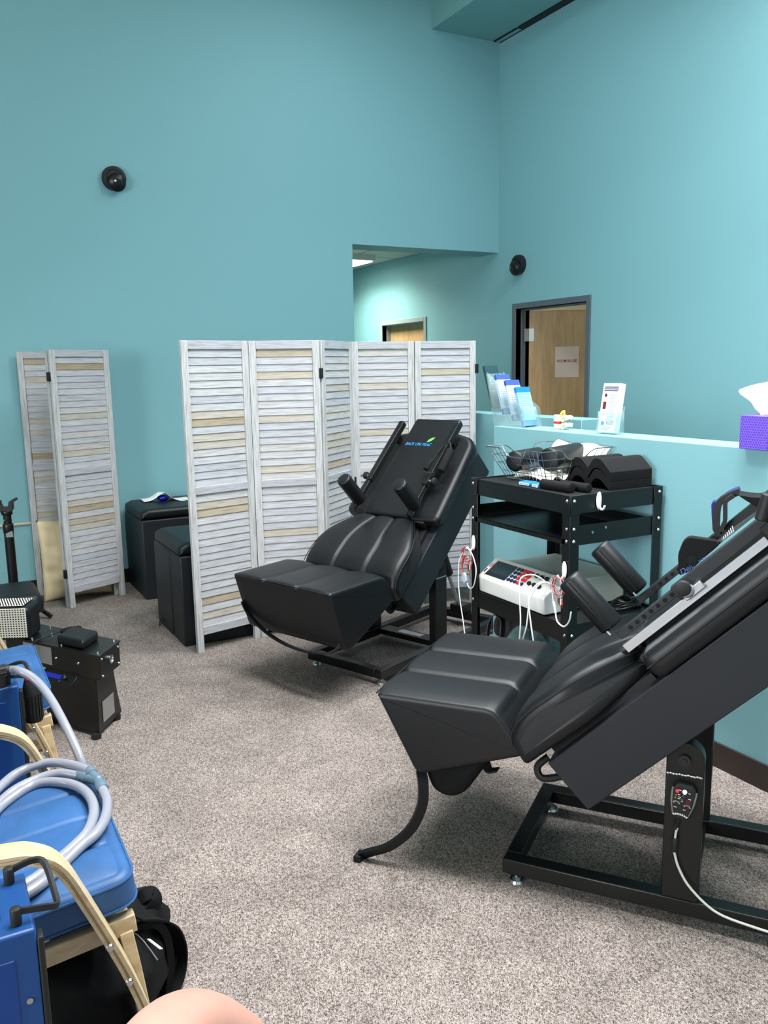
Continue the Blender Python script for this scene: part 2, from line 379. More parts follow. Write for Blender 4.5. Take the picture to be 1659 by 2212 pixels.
#==SETTING==
XR, YB, ZC = 4.88, 6.65, 5.15        # right wall, back wall, ceiling
XL, YF = -4.2, -3.6
DZ = 2.203
b = MB(); b.box(XL-.2, 8.2, YF-.2, 13, -.1, 0); struct('floor', b, M_carpet)
b = MB(); b.box(XL-.2, XR+.2, YF-.2, YB+.3, ZC, ZC+.15); struct('ceiling', b, M_cream)
b = MB(); b.box(XL, 3.34, YB, YB+.3, 0, ZC); b.box(3.34, XR, YB, YB+.3, 2.69, ZC); struct('wall_back', b, M_wall)
dy0, dy1 = 5.37, 6.42                # doorway 1 outer edges
b = MB(); b.box(XR, XR+.15, YF, dy0+.05, 0, ZC); b.box(XR, XR+.15, dy1-.05, YB+.3, 0, ZC); b.box(XR, XR+.15, dy0+.05, dy1-.05, DZ-.05, ZC)
struct('wall_right', b, M_wall)
ADDED_WIN = ((-1.05, 1.05, 1.0, 2.85), (1.5, 3.5, 1.0, 2.85))  # left windows are added out of view to bring in side daylight
b = MB(); b.box(XL-.15, XL, YF, -1.05, 0, ZC); b.box(XL-.15, XL, 1.05, 1.5, 0, ZC); b.box(XL-.15, XL, 3.5, YB+.3, 0, ZC)
for y0, y1, z0, z1 in ADDED_WIN: b.box(XL-.15, XL, y0, y1, 0, z0); b.box(XL-.15, XL, y0, y1, z1, ZC)
struct('wall_left', b, M_wall)
for i, (y0, y1, z0, z1) in enumerate(ADDED_WIN):
    b = MB()
    for y in (y0, (y0+y1)/2-.03, y1-.06): b.box(XL-.12, XL-.05, y, y+.06, z0, z1)
    for z in (z0, z1-.06): b.box(XL-.12, XL-.05, y0, y1, z, z+.06)
    struct('window_%d' % (i+3), b, M_frame)
    ld = bpy.data.lights.new('window_daylight', 'AREA'); ld.shape = 'RECTANGLE'; ld.size = y1-y0; ld.size_y = z1-z0; ld.energy = (310, 70)[i]; ld.color = (.95, .985, 1)  # added area light, brightens the room from the left
    lo = bpy.data.objects.new('window_daylight', ld); COL.objects.link(lo); lo.location = (XL+.01, (y0+y1)/2, (z0+z1)/2); lo.rotation_euler = (radians(90), 0, radians(-90))
# front wall with two windows (behind the camera)
b = MB(); b.box(XL-.15, -3.2, YF-.15, YF, 0, ZC); b.box(-.4, .6, YF-.15, YF, 0, ZC); b.box(3.6, XR+.15, YF-.15, YF, 0, ZC)
for a, c in ((-3.2, -.4), (.6, 3.6)): b.box(a, c, YF-.15, YF, 0, .6); b.box(a, c, YF-.15, YF, 3.2, ZC)
struct('wall_front', b, M_wall)
for i, (a, c) in enumerate(((-3.2, -.4), (.6, 3.6))):
    b = MB()
    for x in (a, (a+c)/2-.03, c-.06): b.box(x, x+.06, YF-.12, YF-.04, .6, 3.2)
    for z in (.6, 2.2, 3.14): b.box(a, c, YF-.12, YF-.04, z, z+.06)
    struct('window_%d' % (i+1), b, M_frame)
# baseboards
b = MB(); b.box(XL, 3.34, YB-.012, YB, 0, .11); struct('baseboard_back', b, M_blkbase)
b = MB(); b.box(XR-.012, XR, YF, dy0, 0, .11); struct('baseboard_right', b, M_blkbase)
b = MB(); b.cyl((XL, YB-.014, .556), (.66, YB-.014, .548), .011, 10); struct('trim_1', b, M_rail)
# corridor behind the opening
b = MB(); b.box(3.14, 3.34, YB+.3, 12.5, 0, 3.1); struct('wall_corridor_left', b, M_wall)
c0, c1 = 7.955, 9.01                 # doorway 2
b = MB(); b.box(XR, XR+.15, YB+.3, c0+.05, 0, 3.1); b.box(XR, XR+.15, c1-.05, 12.5, 0, 3.1); b.box(XR, XR+.15, c0+.05, c1-.05, 2.13, 3.1)
struct('wall_corridor_right', b, M_wall)
b = MB(); b.box(3.14, XR+.15, 12.5, 12.65, 0, 3.1); struct('wall_corridor_end', b, M_wall)
b = MB(); b.box(3.14, XR+.15, YB+.3, 12.65, 2.86, 2.96); struct('ceiling_corridor', b, M_tile)
# half walls
HX, HZ = 2.716, 1.317
b = MB(); b.box(HX, 2.895, YF, 3.736, 0, HZ); struct('wall_half_front', b, M_wall, bevel=.004)
b = MB(); b.box(HX-.012, HX, YF, 3.736, 0, .105); b.box(HX-.012, 2.907, 3.736, 3.748, 0, .105); struct('baseboard_half', b, M_brown)
b = MB(); b.box(3.40, 3.57, 3.80, 6.3, 0, HZ); struct('wall_half_rear', b, M_wall, bevel=.004)
# doors
def doorframe(name, y0, y1, z, m, leafm):
    t = .05; b = MB()
    for y in (y0, y1-t): b.box(XR-.0121, XR+.16, y, y+t, 0, z)
    b.box(XR-.012, XR+.16, y0+t, y1-t, z-t, z)
    for y in (y0+t, y1-t-.015): b.box(XR+.05, XR+.10, y, y+.015, 0, z-t)
    b.box(XR+.05, XR+.10, y0+t, y1-t, z-t-.015, z-t)
    o = struct(name, b, m, bevel=.003); return o
d1 = doorframe('door_1', dy0, dy1, DZ, M_frame, None)
# open leaf, hinged on the far jamb, swung into the next room
hx, hy = XR+.11, dy1-.085
pe = at(1268, 672.4, 2, 2.13); ang = radians(-36)
LM = rotz(ang, (hx, hy, 0)); LW = .93
b = MB(); b.box(0.012, LW, -.022, .022, .01, 2.135, LM); leaf = struct('door_leaf', b, M_door, d1, bevel=.002)
b = MB()
for z in (.25, 1.1, 1.86): b.box(-.03, .055, -.027, -.022, z, z+.115, LM); b.cyl((-.006, -.028, z), (-.006, -.028, z+.115), .008, 10, M=LM); b.box(-.048, -.006, -.03, -.026, z, z+.115, LM @ rotz(.55))
struct('hinge', b, M_alu, leaf)
# paper sign taped to the leaf
b = MB(); sgx = .36; SM = LM @ frame_m((sgx, -.0235, 1.665), (1, 0, 0), (0, 0, 1), (0, -1, 0))
b.box(-.108, .108, -.14, .14, 0, .0006, SM)
sg = b.build('paper_sign', M_paperp); tag(sg, 'pinkish paper sign reading ROOM IN USE taped to the open maple door', 'sign')
text('ROOM IN USE', .036, mat('dark_red_ink', (150, 40, 46), .6), SM @ Matrix.Translation((0, .008, .001)), sg, sx=.8, bold=.0008)
# next room
b = MB(); b.box(XR+.15, 8, 7.6, 7.7, 0, 2.8); b.box(8, 8.1, 3.8, 7.7, 0, 2.8); b.box(XR+.15, 8, 3.8, 3.9, 0, 2.8); struct('wall_next_room', b, M_cream)
b = MB(); b.box(XR+.15, 8.1, 3.8, 7.7, 2.75, 2.85); struct('ceiling_next_room', b, M_tile)
d2 = doorframe('door_2', c0, c1, 2.185, M_framel, None)
b = MB(); b.box(XR+.10, XR+.14, c0+.05, c1-.05, 0, 2.13); struct('door_leaf', b, M_door, d2)
b = MB(); b.box(XR+.145, XR+.3, c0, c1, 0, 2.3); struct('wall_closet', b, M_cream)
# duct under the ceiling along the right wall
dk = thing('ventilation_duct', 'teal painted square ceiling duct running along the top of the right wall', 'duct', (4.5, 5, 4.52))
b = MB(); dl = lambda v: Vector(v)-Vector((4.5, 5, 4.52))
b.box(4.155-4.5, 4.80-4.5, 6.29-5, YB-5, 0, .45); b.build('duct_section', M_duct, dk, bevel=.002)
b = MB(); b.box(4.155-4.5, 4.80-4.5, YF+.02-5, 6.283-5, 0.001, .45); b.build('duct_section', M_duct, dk, bevel=.002)
b = MB(); b.box(4.15-4.5, 4.81-4.5, 6.282-5, 6.292-5, -.003, .452); b.build('flange', M_duct, dk)
tr_ = thing('cable_tray', 'black steel cable channel between the duct and the right wall', 'cable tray', (4.85, 5, 4.515))
b = MB(); b.box(-.045, .0295, YF+.1-5, 6.3-5, 0, .03); b.build('channel', M_blackm, tr_)
b = MB(); b.box(-.03, .018, 6.3-5, YB-5-.01, 0.002, .028); b.box(-.045, -.03, 6.3-5, YB-5-.01, 0, .03, mi=1); b.box(.018, .0295, 6.3-5, YB-5-.01, 0, .03, mi=1)
b.build('channel_end', [M_alu, M_blackm], tr_)
# hanger rods keep the duct under the ceiling
for y in (-2, 1.5, 4.5, 6.0):
    for x in (-.33, .24): b = MB(); b.box(x, x+.03, y-5, y-5+.03, .45, ZC-4.52); b.build('hanger', M_duct, dk)
# ceiling lights (room, corridor, next room)
LIGHTS = ((4.0, 2.6, 150, 180), (3.0, 5.0, 7, 180), (.9, 2.6, 66, 120), (1.9, 1.5, 88, 120), (2.5, 3.5, 46, 120), (2.3, .1, 76, 130))  # out of view, places fitted to brightness; last one added for the near floor
WIN = (6, 6)
M_lamp = mat('light_diffuser', (255, 255, 255), .5, emit=((235, 246, 255), 6))
def light_fixture(x, y, z, lx, ly, power, label, col=(.98, .99, 1), grp=None, hang=0, emitter=M_lamp, spread=150):
    t = thing('ceiling_light', label, 'ceiling light', (x, y, z), 0, grp)
    b = MB(); b.box(-lx/2-.03, lx/2+.03, -ly/2-.03, ly/2+.03, .0, .06)
    if hang:
        for sx in (-1, 1): b.cyl((sx*lx*.3, 0, .06), (sx*lx*.3, 0, hang), .006, 6)
    b.build('housing', M_white, t)
    b = MB(); b.box(-lx/2, lx/2, -ly/2, ly/2, -.012, -.002); b.build('diffuser', emitter, t)
    ld = bpy.data.lights.new('lamp', 'AREA'); ld.shape = 'RECTANGLE'; ld.size = lx; ld.size_y = ly; ld.energy = power; ld.color = col; ld.spread = radians(spread)
    lo = bpy.data.objects.new('lamp', ld); COL.objects.link(lo); lo.location = (0, 0, -.03); lo.parent = t
    return t
for i, (x, y, p, spr) in enumerate(LIGHTS):
    light_fixture(x, y, 4.75, .6, 1.2, p, 'rectangular fluorescent fixture hung below the high ceiling', grp='hanging fluorescent fixtures', hang=.4, spread=spr)
light_fixture(4.17, 8.9, 2.80, .58, 1.0, 50, 'square recessed light in the corridor ceiling', (1, .98, .84), emitter=mat('warm_diffuser', (255, 255, 250), .5, emit=((255, 252, 235), 8)))
light_fixture(6.4, 5.9, 2.68, .6, 1.2, 55, 'fluorescent light in the room behind the open door', (1, .96, .84))
for i, (a, c) in enumerate(((-3.2, -.4), (.6, 3.6))):
    ld = bpy.data.lights.new('window_daylight', 'AREA'); ld.shape = 'RECTANGLE'; ld.size = c-a; ld.size_y = 2.6; ld.energy = WIN[i]; ld.color = (.94, .98, 1)
    lo = bpy.data.objects.new('window_daylight', ld); COL.objects.link(lo); lo.location = ((a+c)/2, YF-.02, 1.9); lo.rotation_euler = (radians(90), 0, 0)
w = bpy.data.worlds.new('world'); SC.world = w; w.use_nodes = True; w.node_tree.nodes['Background'].inputs[0].default_value = (.8, .9, 1, 1); w.node_tree.nodes['Background'].inputs[1].default_value = 1
# wall speakers
def wall_speaker(p, nrm, label):
    t = thing('wall_speaker', label, 'speaker', p, 0, 'round black wall speakers'); n = Vector(nrm); x = Vector((0, 0, 1)).cross(n).normalized(); F = frame_m((0, 0, 0), x, (0, 0, 1), n)
    b = MB(); b.lathe([(.085, 0), (.088, .02), (.084, .045), (.06, .05), (.055, .045)], 28, F); b.build('mounting_ring', M_blackm, t)
    b = MB(); b.lathe([(.058, .03), (.066, .06), (.062, .09), (.045, .105), (.02, .112)], 24, F @ Matrix.Rotation(.3, 4, 'X') @ Matrix.Translation((.01, -.015, 0))); b.build('housing', M_black, t)
    b = MB(); b.lathe([(.008, .10), (.008, .118), (.004, .119)], 12, F @ Matrix.Translation((-.012, -.035, 0))); b.build('lens', M_alu, t)
    return t
p = at(245, 387, 1, YB); wall_speaker(p, (0, -1, 0), 'round black speaker high on the left teal wall')
p = at(1124, 572, 0, XR); wall_speaker(p, (-1, 0, 0), 'round black speaker on the teal wall above the maple door')
#==SCREENS==
def screen_panel(parent, A, B, H=1.81, two=True, lean=0, first_hinge=None):
    """one louvred leaf from A to B (floor plan points)"""
    A, B = Vector((*A, 0)), Vector((*B, 0)); d = B-A; w = d.length; d.normalize(); n = Vector((-d.y, d.x, 0))
    F = frame_m(A, d, n, (0, 0, 1)); s, th = .042, .012
    b = MB(); z0 = .105
    b.box(0, s, -th, th, 0, H, F); b.box(w-s, w, -th, th, 0, H, F); b.tone = (.1, random.random(), random.random()); b.box(s, w-s, -th, th, H-.048, H, F, mi=1)
    b.box(s, w-s, -th, th, z0, z0+.05, F, mi=1); b.box(s, w-s, -th, th, .94, .985, F, mi=1)
    fr = b.build('screen_panel', [M_stile, M_slat], parent, bevel=.002)
    b = MB()
    for (za, zb, k) in ((z0+.05, .94, 18), (.985, H-.048, 18)):
        pz = (zb-za)/k
        for i in range(k):
            z = za+pz*(i+.5); r = random.random(); b.tone = (.68*r**1.4, random.random(), random.random())
            if random.random() < .13: b.tone = (.74+.26*random.random()**2, b.tone[1], b.tone[2])
            q = F @ Matrix.Translation((0, 0, z)) @ Matrix.Rotation(radians(-7+random.uniform(-1, 1)), 4, 'X')
            b.box(s+.001, w-s-.001, -.003, .003, -pz*.54, pz*.54, q)
    b.build('louvres', M_slat, fr)
    return F
def hinge_pair(parent, p, zs=(.35, 1.55)):
    for z in zs:
        b = MB(); b.box(-.013, .013, -.016, .014, z-.03, z+.03, Matrix.Translation((p[0], p[1], 0))); b.cyl((p[0], p[1]-.016, z-.032), (p[0], p[1]-.016, z+.032), .005, 8); b.build('hinge', M_black, parent, bevel=.002)
def chain(P0, segs, pxs):
    out = [Vector(P0)]
    for az, w in segs:
        a = radians(az); out.append(out[-1]+Vector((sin(a), cos(a)))*w)
    return out
def rel(P, o): return [(p[0]-o[0], p[1]-o[1]) for p in P]
PS = chain((1.262, 4.674), [(77.3, .442), (102.5, .43), (52, .432), (102.5, .432), (102.5, .44)], None)
sc = thing('folding_screen', 'tall whitewashed louvred folding screen of five panels behind the far black table', 'folding screen', (2.2, 4.7, 0), 0, 'whitewashed folding screens')
R = rel(PS, (2.2, 4.7))
for i in range(5):
    a, c = Vector(R[i]), Vector(R[i+1]); d = (c-a).normalized()*.004; screen_panel(sc, a+d, c-d)
    if i in (2, 3): hinge_pair(sc, a, (1.615,) if i == 2 else (.9,))
hinge_pair(sc, R[5], (1.625,))
sc2 = thing('folding_screen', 'whitewashed louvred folding screen folded together by the left wall beside the beige pillow', 'folding screen', (.9, 6.3, 0), 0, 'whitewashed folding screens')
Q = rel([(.605, 6.60), (1.045, 6.52), (.757, 6.095), (1.175, 6.27)], (.9, 6.3))
screen_panel(sc2, Q[0], Q[1], 1.80); screen_panel(sc2, Q[2], Q[3], 1.80)
Q2 = rel([(.742, 6.123), (1.145, 6.305)], (.9, 6.3)); screen_panel(sc2, Q2[0], Q2[1], 1.80)
hinge_pair(sc2, Vector(Q[2])+Vector((-.010, .010)), (.25, 1.62))
# ottomans behind the screens
def ottoman(x0, x1, y0, y1, H, label, seamx=None, tilt=0):
    cx, cy = (x0+x1)/2, (y0+y1)/2; t = thing('storage_ottoman', label, 'ottoman', (cx, cy, 0)); hx_, hy_ = (x1-x0)/2, (y1-y0)/2
    b = MB(); b.box(-hx_, hx_, -hy_, hy_, .0, H-.075)
    if seamx is not None: b.box(-hx_-.006, -hx_+.01, seamx-cy-.0, hy_-.002, .012, H-.08)
    b.build('box', M_body, t, bevel=.008)
    pr = refine([(-hx_, H-.075), (hx_, H-.075), (hx_, H-.035), (hx_-.03, H), (-hx_+.03, H), (-hx_, H-.035)], .05)
    b = MB(); b.loft(fillet([(-hx_-.004, H-.07), (hx_+.004, H-.07), (hx_, H-.02), (hx_-.05, H+.003), (-hx_+.05, H+.003), (-hx_, H-.02)], .012), -hy_, hy_, r=.03, M=frame_m((0, 0, 0), (1, 0, 0), (0, 0, 1), (0, 1, 0)))
    b.build('padded_lid', M_leather, t, ang=60)
    return t
o1 = ottoman(1.235, 1.80, 4.83, 5.46, .63, 'black storage ottoman directly behind the first panel of the louvred screen', seamx=5.08); o1['group'] = 'black storage ottomans'
b = MB(); b.tube([(-.29, .22, .05), (-.31, .20, .02), (-.315, .17, .015), (-.30, .15, .04), (-.288, .14, .06)], .004, 6); b.build('pull_loop', M_blackm, o1)
o2 = ottoman(1.28, 1.90, 6.02, 6.6, .66, 'taller black storage ottoman against the teal wall with papers on its lid'); o2['group'] = 'black storage ottomans'
# gel ball and paper on it
pb = at(351, 1074, 2, .70)
b = MB(); b.ball((0, 0, .022), (.045, .04, .024), 20); gl = b.build('gel_ball', M_gel); gl.location = (1.535, 6.40, .663); tag(gl, 'dark blue glossy gel ball under the arched paper on the ottoman', 'ball')
def pf(u, v):
    x = -.16+.34*u; return (x, (v-.5)*.16-.10*u+.04, .004+.058*math.exp(-((x+.015)/.06)**2)+.006*sin(5*u+2*v))
b = MB(); b.grid(pf, 20, 4); pp = b.build('paper_sheet', M_paper, solid=.0008, recalc=False); pp.location = (1.545, 6.42, .664); tag(pp, 'white sheet of paper arched over the blue ball on the ottoman', 'paper')
# beige pillow behind the folded screen
def pillow(name, w, h, t, M, m, label, cat='pillow', seed=1):
    rr = random.Random(seed); ph = [rr.uniform(0, 6) for _ in range(8)]
    def sf(sg):
        def f(u, v):
            a, c = 2*u-1, 2*v-1; e = (max(0, 1-abs(a)**3)*max(0, 1-abs(c)**3))**.55
            x = a*w/2*(1-.05*(1-c*c)); y = c*h/2*(1-.05*(1-a*a))
            z = sg*(t/2*e+.001)+e*sg*.013*(sin(11*v+ph[0]+5*u*u)+sin(23*v-7*u+ph[1])*.5+sin(7*u+ph[2]+3*v)*.7+.45*sin(37*v+9*u*v+ph[3]))
            return (x, y, z)
        return f
    b = MB(); b.grid(sf(1), 30, 34, M); b.grid(sf(-1), 30, 34, M)
    o = b.build(name, m, ang=75)
    bm = bmesh.new(); bm.from_mesh(o.data); bmesh.ops.remove_doubles(bm, verts=bm.verts, dist=.004); bmesh.ops.recalc_face_normals(bm, faces=bm.faces); bm.to_mesh(o.data); bm.free()
    o.data.polygons.foreach_set('use_smooth', [True]*len(o.data.polygons)); return tag(o, label, cat)
pillow('floor_pillow', .50, .60, .13, frame_m((.865, 6.40, .30), (.985, -.02, 0.02), (0, .10, 1), (.02, -.98, .1)) , M_pillow, 'large beige cloth pillow standing on the carpet behind the folded screen', seed=3)
#==TABLES==
A0, N0, B0 = (.713, .701), (-.701, .713), (.145, .455)
BM_ = frame_m((B0[0], 0, B0[1]), (A0[0], 0, A0[1]), (0, 1, 0), (N0[0], 0, N0[1]))   # (a, w, n) -> table space
SIDE = frame_m((0, 0, 0), (1, 0, 0), (0, 0, 1), (0, 1, 0))                          # (s, z, w)
BODYS = BM_ @ frame_m((0, 0, 0), (1, 0, 0), (0, 0, 1), (0, 1, 0))                   # (a, n, w)
BODYT = BM_ @ frame_m((0, 0, 0), (0, 1, 0), (1, 0, 0), (0, 0, 1))                   # (w, a, n)
def bolt(b, p, n, r=.008, h=.004, M=None, mi=0): b.cyl(p, Vector(p)+Vector(n)*h, r, 10, r2=r*.7, M=M, mi=mi)
def table(k, O, u, label):
    t = thing('decompression_table', label, 'treatment table', O, math.atan2(u[1], u[0]))
    far = k == 1
    # base frame
    b = MB(); zt, zb = .085, .035
    b.box(0, 1.18, 0, .05, zb, zt); b.box(0, 1.18, .49, .54, zb, zt); b.box(0, .05, .05, .49, zb, zt); b.box(1.13, 1.18, .05, .49, zb, zt)
    bf = b.build('base_frame', M_black, t, bevel=.004)
    cx_ = .56 if far else .492
    b = MB(); b.box(cx_, cx_+.09, .05, .49, zb+.012, zt-.006); b.build('cross_plate', M_black, t)
    b = MB(); b.box(cx_+.02, cx_+.07, .19, .36, zt-.006, zt-.0045); b.build('rating_label', M_alu, t)
    for x, y in ((.04, .03), (.04, .51), (1.14, .03), (1.14, .51)):
        b = MB(); b.cyl((x, y, 0), (x, y, .008), .026, 24, r2=.022); b.cyl((x, y, .008), (x, y, .016), .013, 6); b.cyl((x, y, .01), (x, y, .036), .007, 10); b.build('levelling_foot', M_chrome, t)
    for y0, sg in ((0, 1), (.54, -1)):
        b = MB(); ya, yb = sorted((y0, y0+sg*.05)); b.box(.485, .59, ya, yb, zt, .478); b.build('post', M_black, t, bevel=.004)
        b = MB(); F = frame_m((.5375, y0+sg*.002 if sg > 0 else y0-.002, .478), (1, 0, 0), (0, 0, 1), (0, -1, 0))
        kk = [( -.052, -.005), (.052, -.005)]+[(.052*cos(a), .045+.052*sin(a)) for a in [i*pi/12 for i in range(13)]]
        b.prism(kk, -.046 if sg > 0 else 0, 0 if sg > 0 else .046, F); b.build('pivot_knuckle', M_black, t, bevel=.003)
        b = MB(); yo = -0.0005 if sg > 0 else .5405
        b.cyl((.535, yo, .522), (.535, yo-sg*.006, .522), .017, 20); b.cyl((.535, yo-sg*.006, .522), (.535, yo-sg*.009, .522), .007, 8); b.build('pivot_bolt', M_blackm, t)
        b = MB()
        for i in range(12): x = .492+.008*i; b.ball((x, yo, .476+.001*sin(i*2)), (.006, .002, .004), 8)
        b.build('weld_bead', M_chrome, t)
    # actuator
    b = MB(); pa, pb_, pc = Vector((.775, .27, .80)), Vector((.985, .27, .365)), Vector((1.12, .27, .10))
    b.cyl(pa, pb_, .032, 20, rd=.004); b.cyl((.83, .27, .70), (.88, .27, .73), .03, 12); ac = b.build('actuator_tube', M_blackm, t)
    b = MB(); b.cyl(pb_, pc, .012, 14); b.build('actuator_rod', M_alu, ac)
    b = MB(); b.box(1.07, 1.17, .22, .32, .086, .145); b.build('actuator_bracket', M_black, t, bevel=.004)
    # body box
    b = MB(); b.box(0, 1.0, -.03, .57, -.182, -.004, BM_)
    b.build('body', M_body, t, bevel=.004)
    b = MB(); b.box(.02, .42, .02, .52, -.004, .018, BM_); b.box(-.03, .03, .05, .49, -.10, -.02, BM_); b.build('seat_bracket', M_blackm, t)
    b = MB(); b.tube([(.13, .06, .43), (.10, .04, .40), (.12, .03, .37), (.18, .05, .38)], .012, 8); b.box(.125, .16, .05, .09, .445, .475, mi=1); b.build('release_lever', [M_blackm, M_alu], t)
    # foot section
    fp = fillet([(-.275, .338) if not far else (-.315, .262), (.09, .472), (-.015, .60), (-.415, .594)], [.03 if not far else .07, .03, .035, .02], 5)
    fp = refine(fp, .035)
    topf = lambda p: 1 if p.y > .585 and p.x < -.01 else 0
    b = MB(); b.loft(fp, -.045, .65, r=.012, seams=(.185, .42), sd=.007, sw=.012, top=topf, crown=.012, M=SIDE)
    ft = b.build('foot_cushion', M_leather, t, ang=55)
    # piping seams along the edges of the foot cushion
    for w in (-.040, .645): b = MB(); b.tube([(-.405, w+.003, .586), (-.2, w, .590), (-.03, w, .590), (.035, w, .53), (.078, w+.002, .478)], .0022, 5); b.build('seam_piping', M_leather, ft)
    b = MB(); b.tube([(-.419, -.03, .592), (-.42, .3, .597), (-.419, .63, .592)], .003, 5); b.build('seam_piping', M_leather, ft)
    if not far:
     b = MB()
     lp = fillet([(-.29, .35), (-.03, .43), (-.14, .26), (-.19, .235), (-.25, .25)] if not far else [(-.29, .35), (-.03, .43), (-.17, .25), (-.24, .225), (-.31, .25)], .03)
     b.loft(lp, .02, .60, r=.03, M=SIDE); b.build('foot_underside', M_foam, t, ang=50)
    b = MB()
    if far: b.tube([(-.372, .635, .44), (-.366, .60, .38), (-.365, .5, .315), (-.372, .36, .275), (-.378, .2, .262), (-.372, .06, .272), (-.352, -.01, .30), (-.34, -.035, .335)], .01, 6, flat=(.026, .008))
    else: b.tube([(-.278, .0, .335), (-.262, -.02, .29), (-.265, -.03, .22), (-.30, -.045, .14), (-.37, -.055, .07), (-.44, -.06, .034), (-.475, -.06, .014)], .01, 6, smooth=6, flat=(.034, .012)); b.box(-.492, -.468, -.085, -.04, .0, .022)
    b.build('leg_strap', M_leather, t, ang=50)
    if not far:
        b = MB(); b.tube([(-.10, .08, .41), (-.075, .06, .372), (-.06, .05, .352), (-.03, .045, .362)], .01, flat=(.03, .006)); b.build('strap_tab', M_blackm, t)
    # seat cushion
    spf = refine(fillet([(-.055, .03), (.43, .012), (.43, .085), (.27, .148), (.07, .165), (-.035, .125)], [.025, .01, .03, .12, .06, .03], 5), .03)
    kf = lambda p: 1 if p.x < .18 else max(.56, 1-.44*((p.x-.18)/.25)**1.5)
    b = MB(); b.loft(spf, -.065, .605, r=.03, seams=(.155, .385), sd=.007, sw=.012, top=lambda p: 1 if p.y > .08 and p.x > .0 else 0, crown=.014, kfn=kf, wc=.27, M=BODYS)
    st = b.build('seat_cushion', M_leather, t, ang=55)
    for w in (-.068, .608):
        b = MB(); pts = []
        for a_, n_ in ((-.035, .10), (.0, .138), (.07, .152), (.16, .148), (.26, .135), (.34, .112), (.42, .08)):
            k_ = kf(Vector((a_, n_))); pts.append(BM_ @ Vector((a_, .27+(w-.27)*k_, n_)))
        b.tube(pts, .0024, 5); b.build('seam_piping', M_leather, st)
    # back cushion
    ol = [(-.07, .445), (.14, .425), (.40, .425), (.60, .445), (.575, .99), (.53, 1.045), (.40, 1.08), (.13, 1.08), (0, 1.045), (-.045, .99)]
    ol = refine(fillet(ol, [.04, 0, 0, .04, .06, .05, .05, .05, .05, .06], 4), .05)
    b = MB(); b.loft(ol, .0, .082, r=.03, M=BODYT, nmid=3); bc = b.build('back_cushion', M_leather, t, ang=50)
    b = MB(); b.tube([BM_ @ Vector((a_, w_, .05)) for a_, w_ in ((.45, -.073), (.7, -.062), (.98, -.049))], .0022, 5); b.build('seam_piping', M_leather, bc)
    ol = [(.105, .43), (.435, .43), (.435, 1.15), (.105, 1.15)]
    b = MB(); b.loft(refine(fillet(ol, .02), .06), .06, .105, r=.014, M=BODYT, nmid=3); cp = b.build('centre_pad', M_leather, t, ang=50)
    b = MB(); b.box(.425, .435, .02, .50, .02, .07, BM_); b.build('lower_trim', M_blackm, t)
    if far:
        TM = BM_ @ frame_m((.945, .315, .1056), (0, -1, 0), (1, 0, 0), (0, 0, 1))
        text('BACK ON TRAC', .030, M_txtblue, TM, cp, italic=.35, sx=.85, bold=.0002)
        b = MB(); b.prism([(.0, 0), (.02, .006), (.034, .02), (.044, .04), (.024, .036), (.006, .022)], 0, .0008, TM @ Matrix.Translation((.055, .018, 0))); b.build('leaf_emblem', M_leaf, cp)
    # arm rails
    for w, sg in ((.07, -1), (.47, 1)):
        n_ = .148
        b = MB()
        a1 = 1.07
        b.box(.41, .72, w-.011, w+.011, n_-.012, n_+.012, BM_); b.box(.62, a1, w-.017, w+.017, n_-.018, n_+.018, BM_)
        b.box(.95, .99, w-.012, w+.012, .09, n_-.01, BM_)
        ar = b.build('arm_rail', M_black if far else M_bar, t, bevel=.002)
        if not far:
            b = MB()
            for i in range(8):
                a_ = .455+i*.026; b.cyl(BM_ @ Vector((a_, w-.0112, n_)), BM_ @ Vector((a_, w-.0125, n_)), .0066, 14)
            b.build('adjustment_holes', M_mess, ar)
        b = MB(); p_ = BM_ @ Vector((.655, w, n_)); ys = -1 if sg < 0 else 1
        b.cyl(p_+Vector((0, ys*.017, 0)), p_+Vector((0, ys*.04, 0)), .009, 12, mi=1); b.cyl(p_+Vector((0, ys*.036, 0)), p_+Vector((0, ys*.058, 0)), .022, 24, rd=.005); b.build('clamp_knob', [M_blackm, M_alu], ar)
        b = MB(); q0 = (.445, .445, .445); a_ = .485 if far else (.412 if sg < 0 else .435); n0_ = .135 if far else .172
        b.cyl(BM_ @ Vector((a_, w, n0_+(.008 if (not far and sg < 0) else 0))), BM_ @ Vector((a_, w, n0_+.2)), .038 if not far else .041, 32, rd=.01)
        if not far:
            b.tube([BM_ @ Vector((a_-.012, w-.037, n0_+.01)), BM_ @ Vector((a_-.012, w-.037, n0_+.19))], .0025, 6, mi=0, smooth=1); b.tube([BM_ @ Vector((a_+.004, w-.039, n0_+.01)), BM_ @ Vector((a_+.004, w-.039, n0_+.19))], .0025, 6, smooth=1)
            b.box(a_-.011, a_-.006, w-.042, w-.039, n0_-.002, n0_+.012, BM_, mi=1)
        b.build('arm_pad', [M_leather, M_alu], ar, ang=50)
    b = MB(); b.box(.43, .93, .083, .098, .106, .128, BM_) if far else b.box(.40, .905, .052, .066, .095, .122, BM_)
    al = b.build('aluminium_track', M_alu, t, bevel=.001)
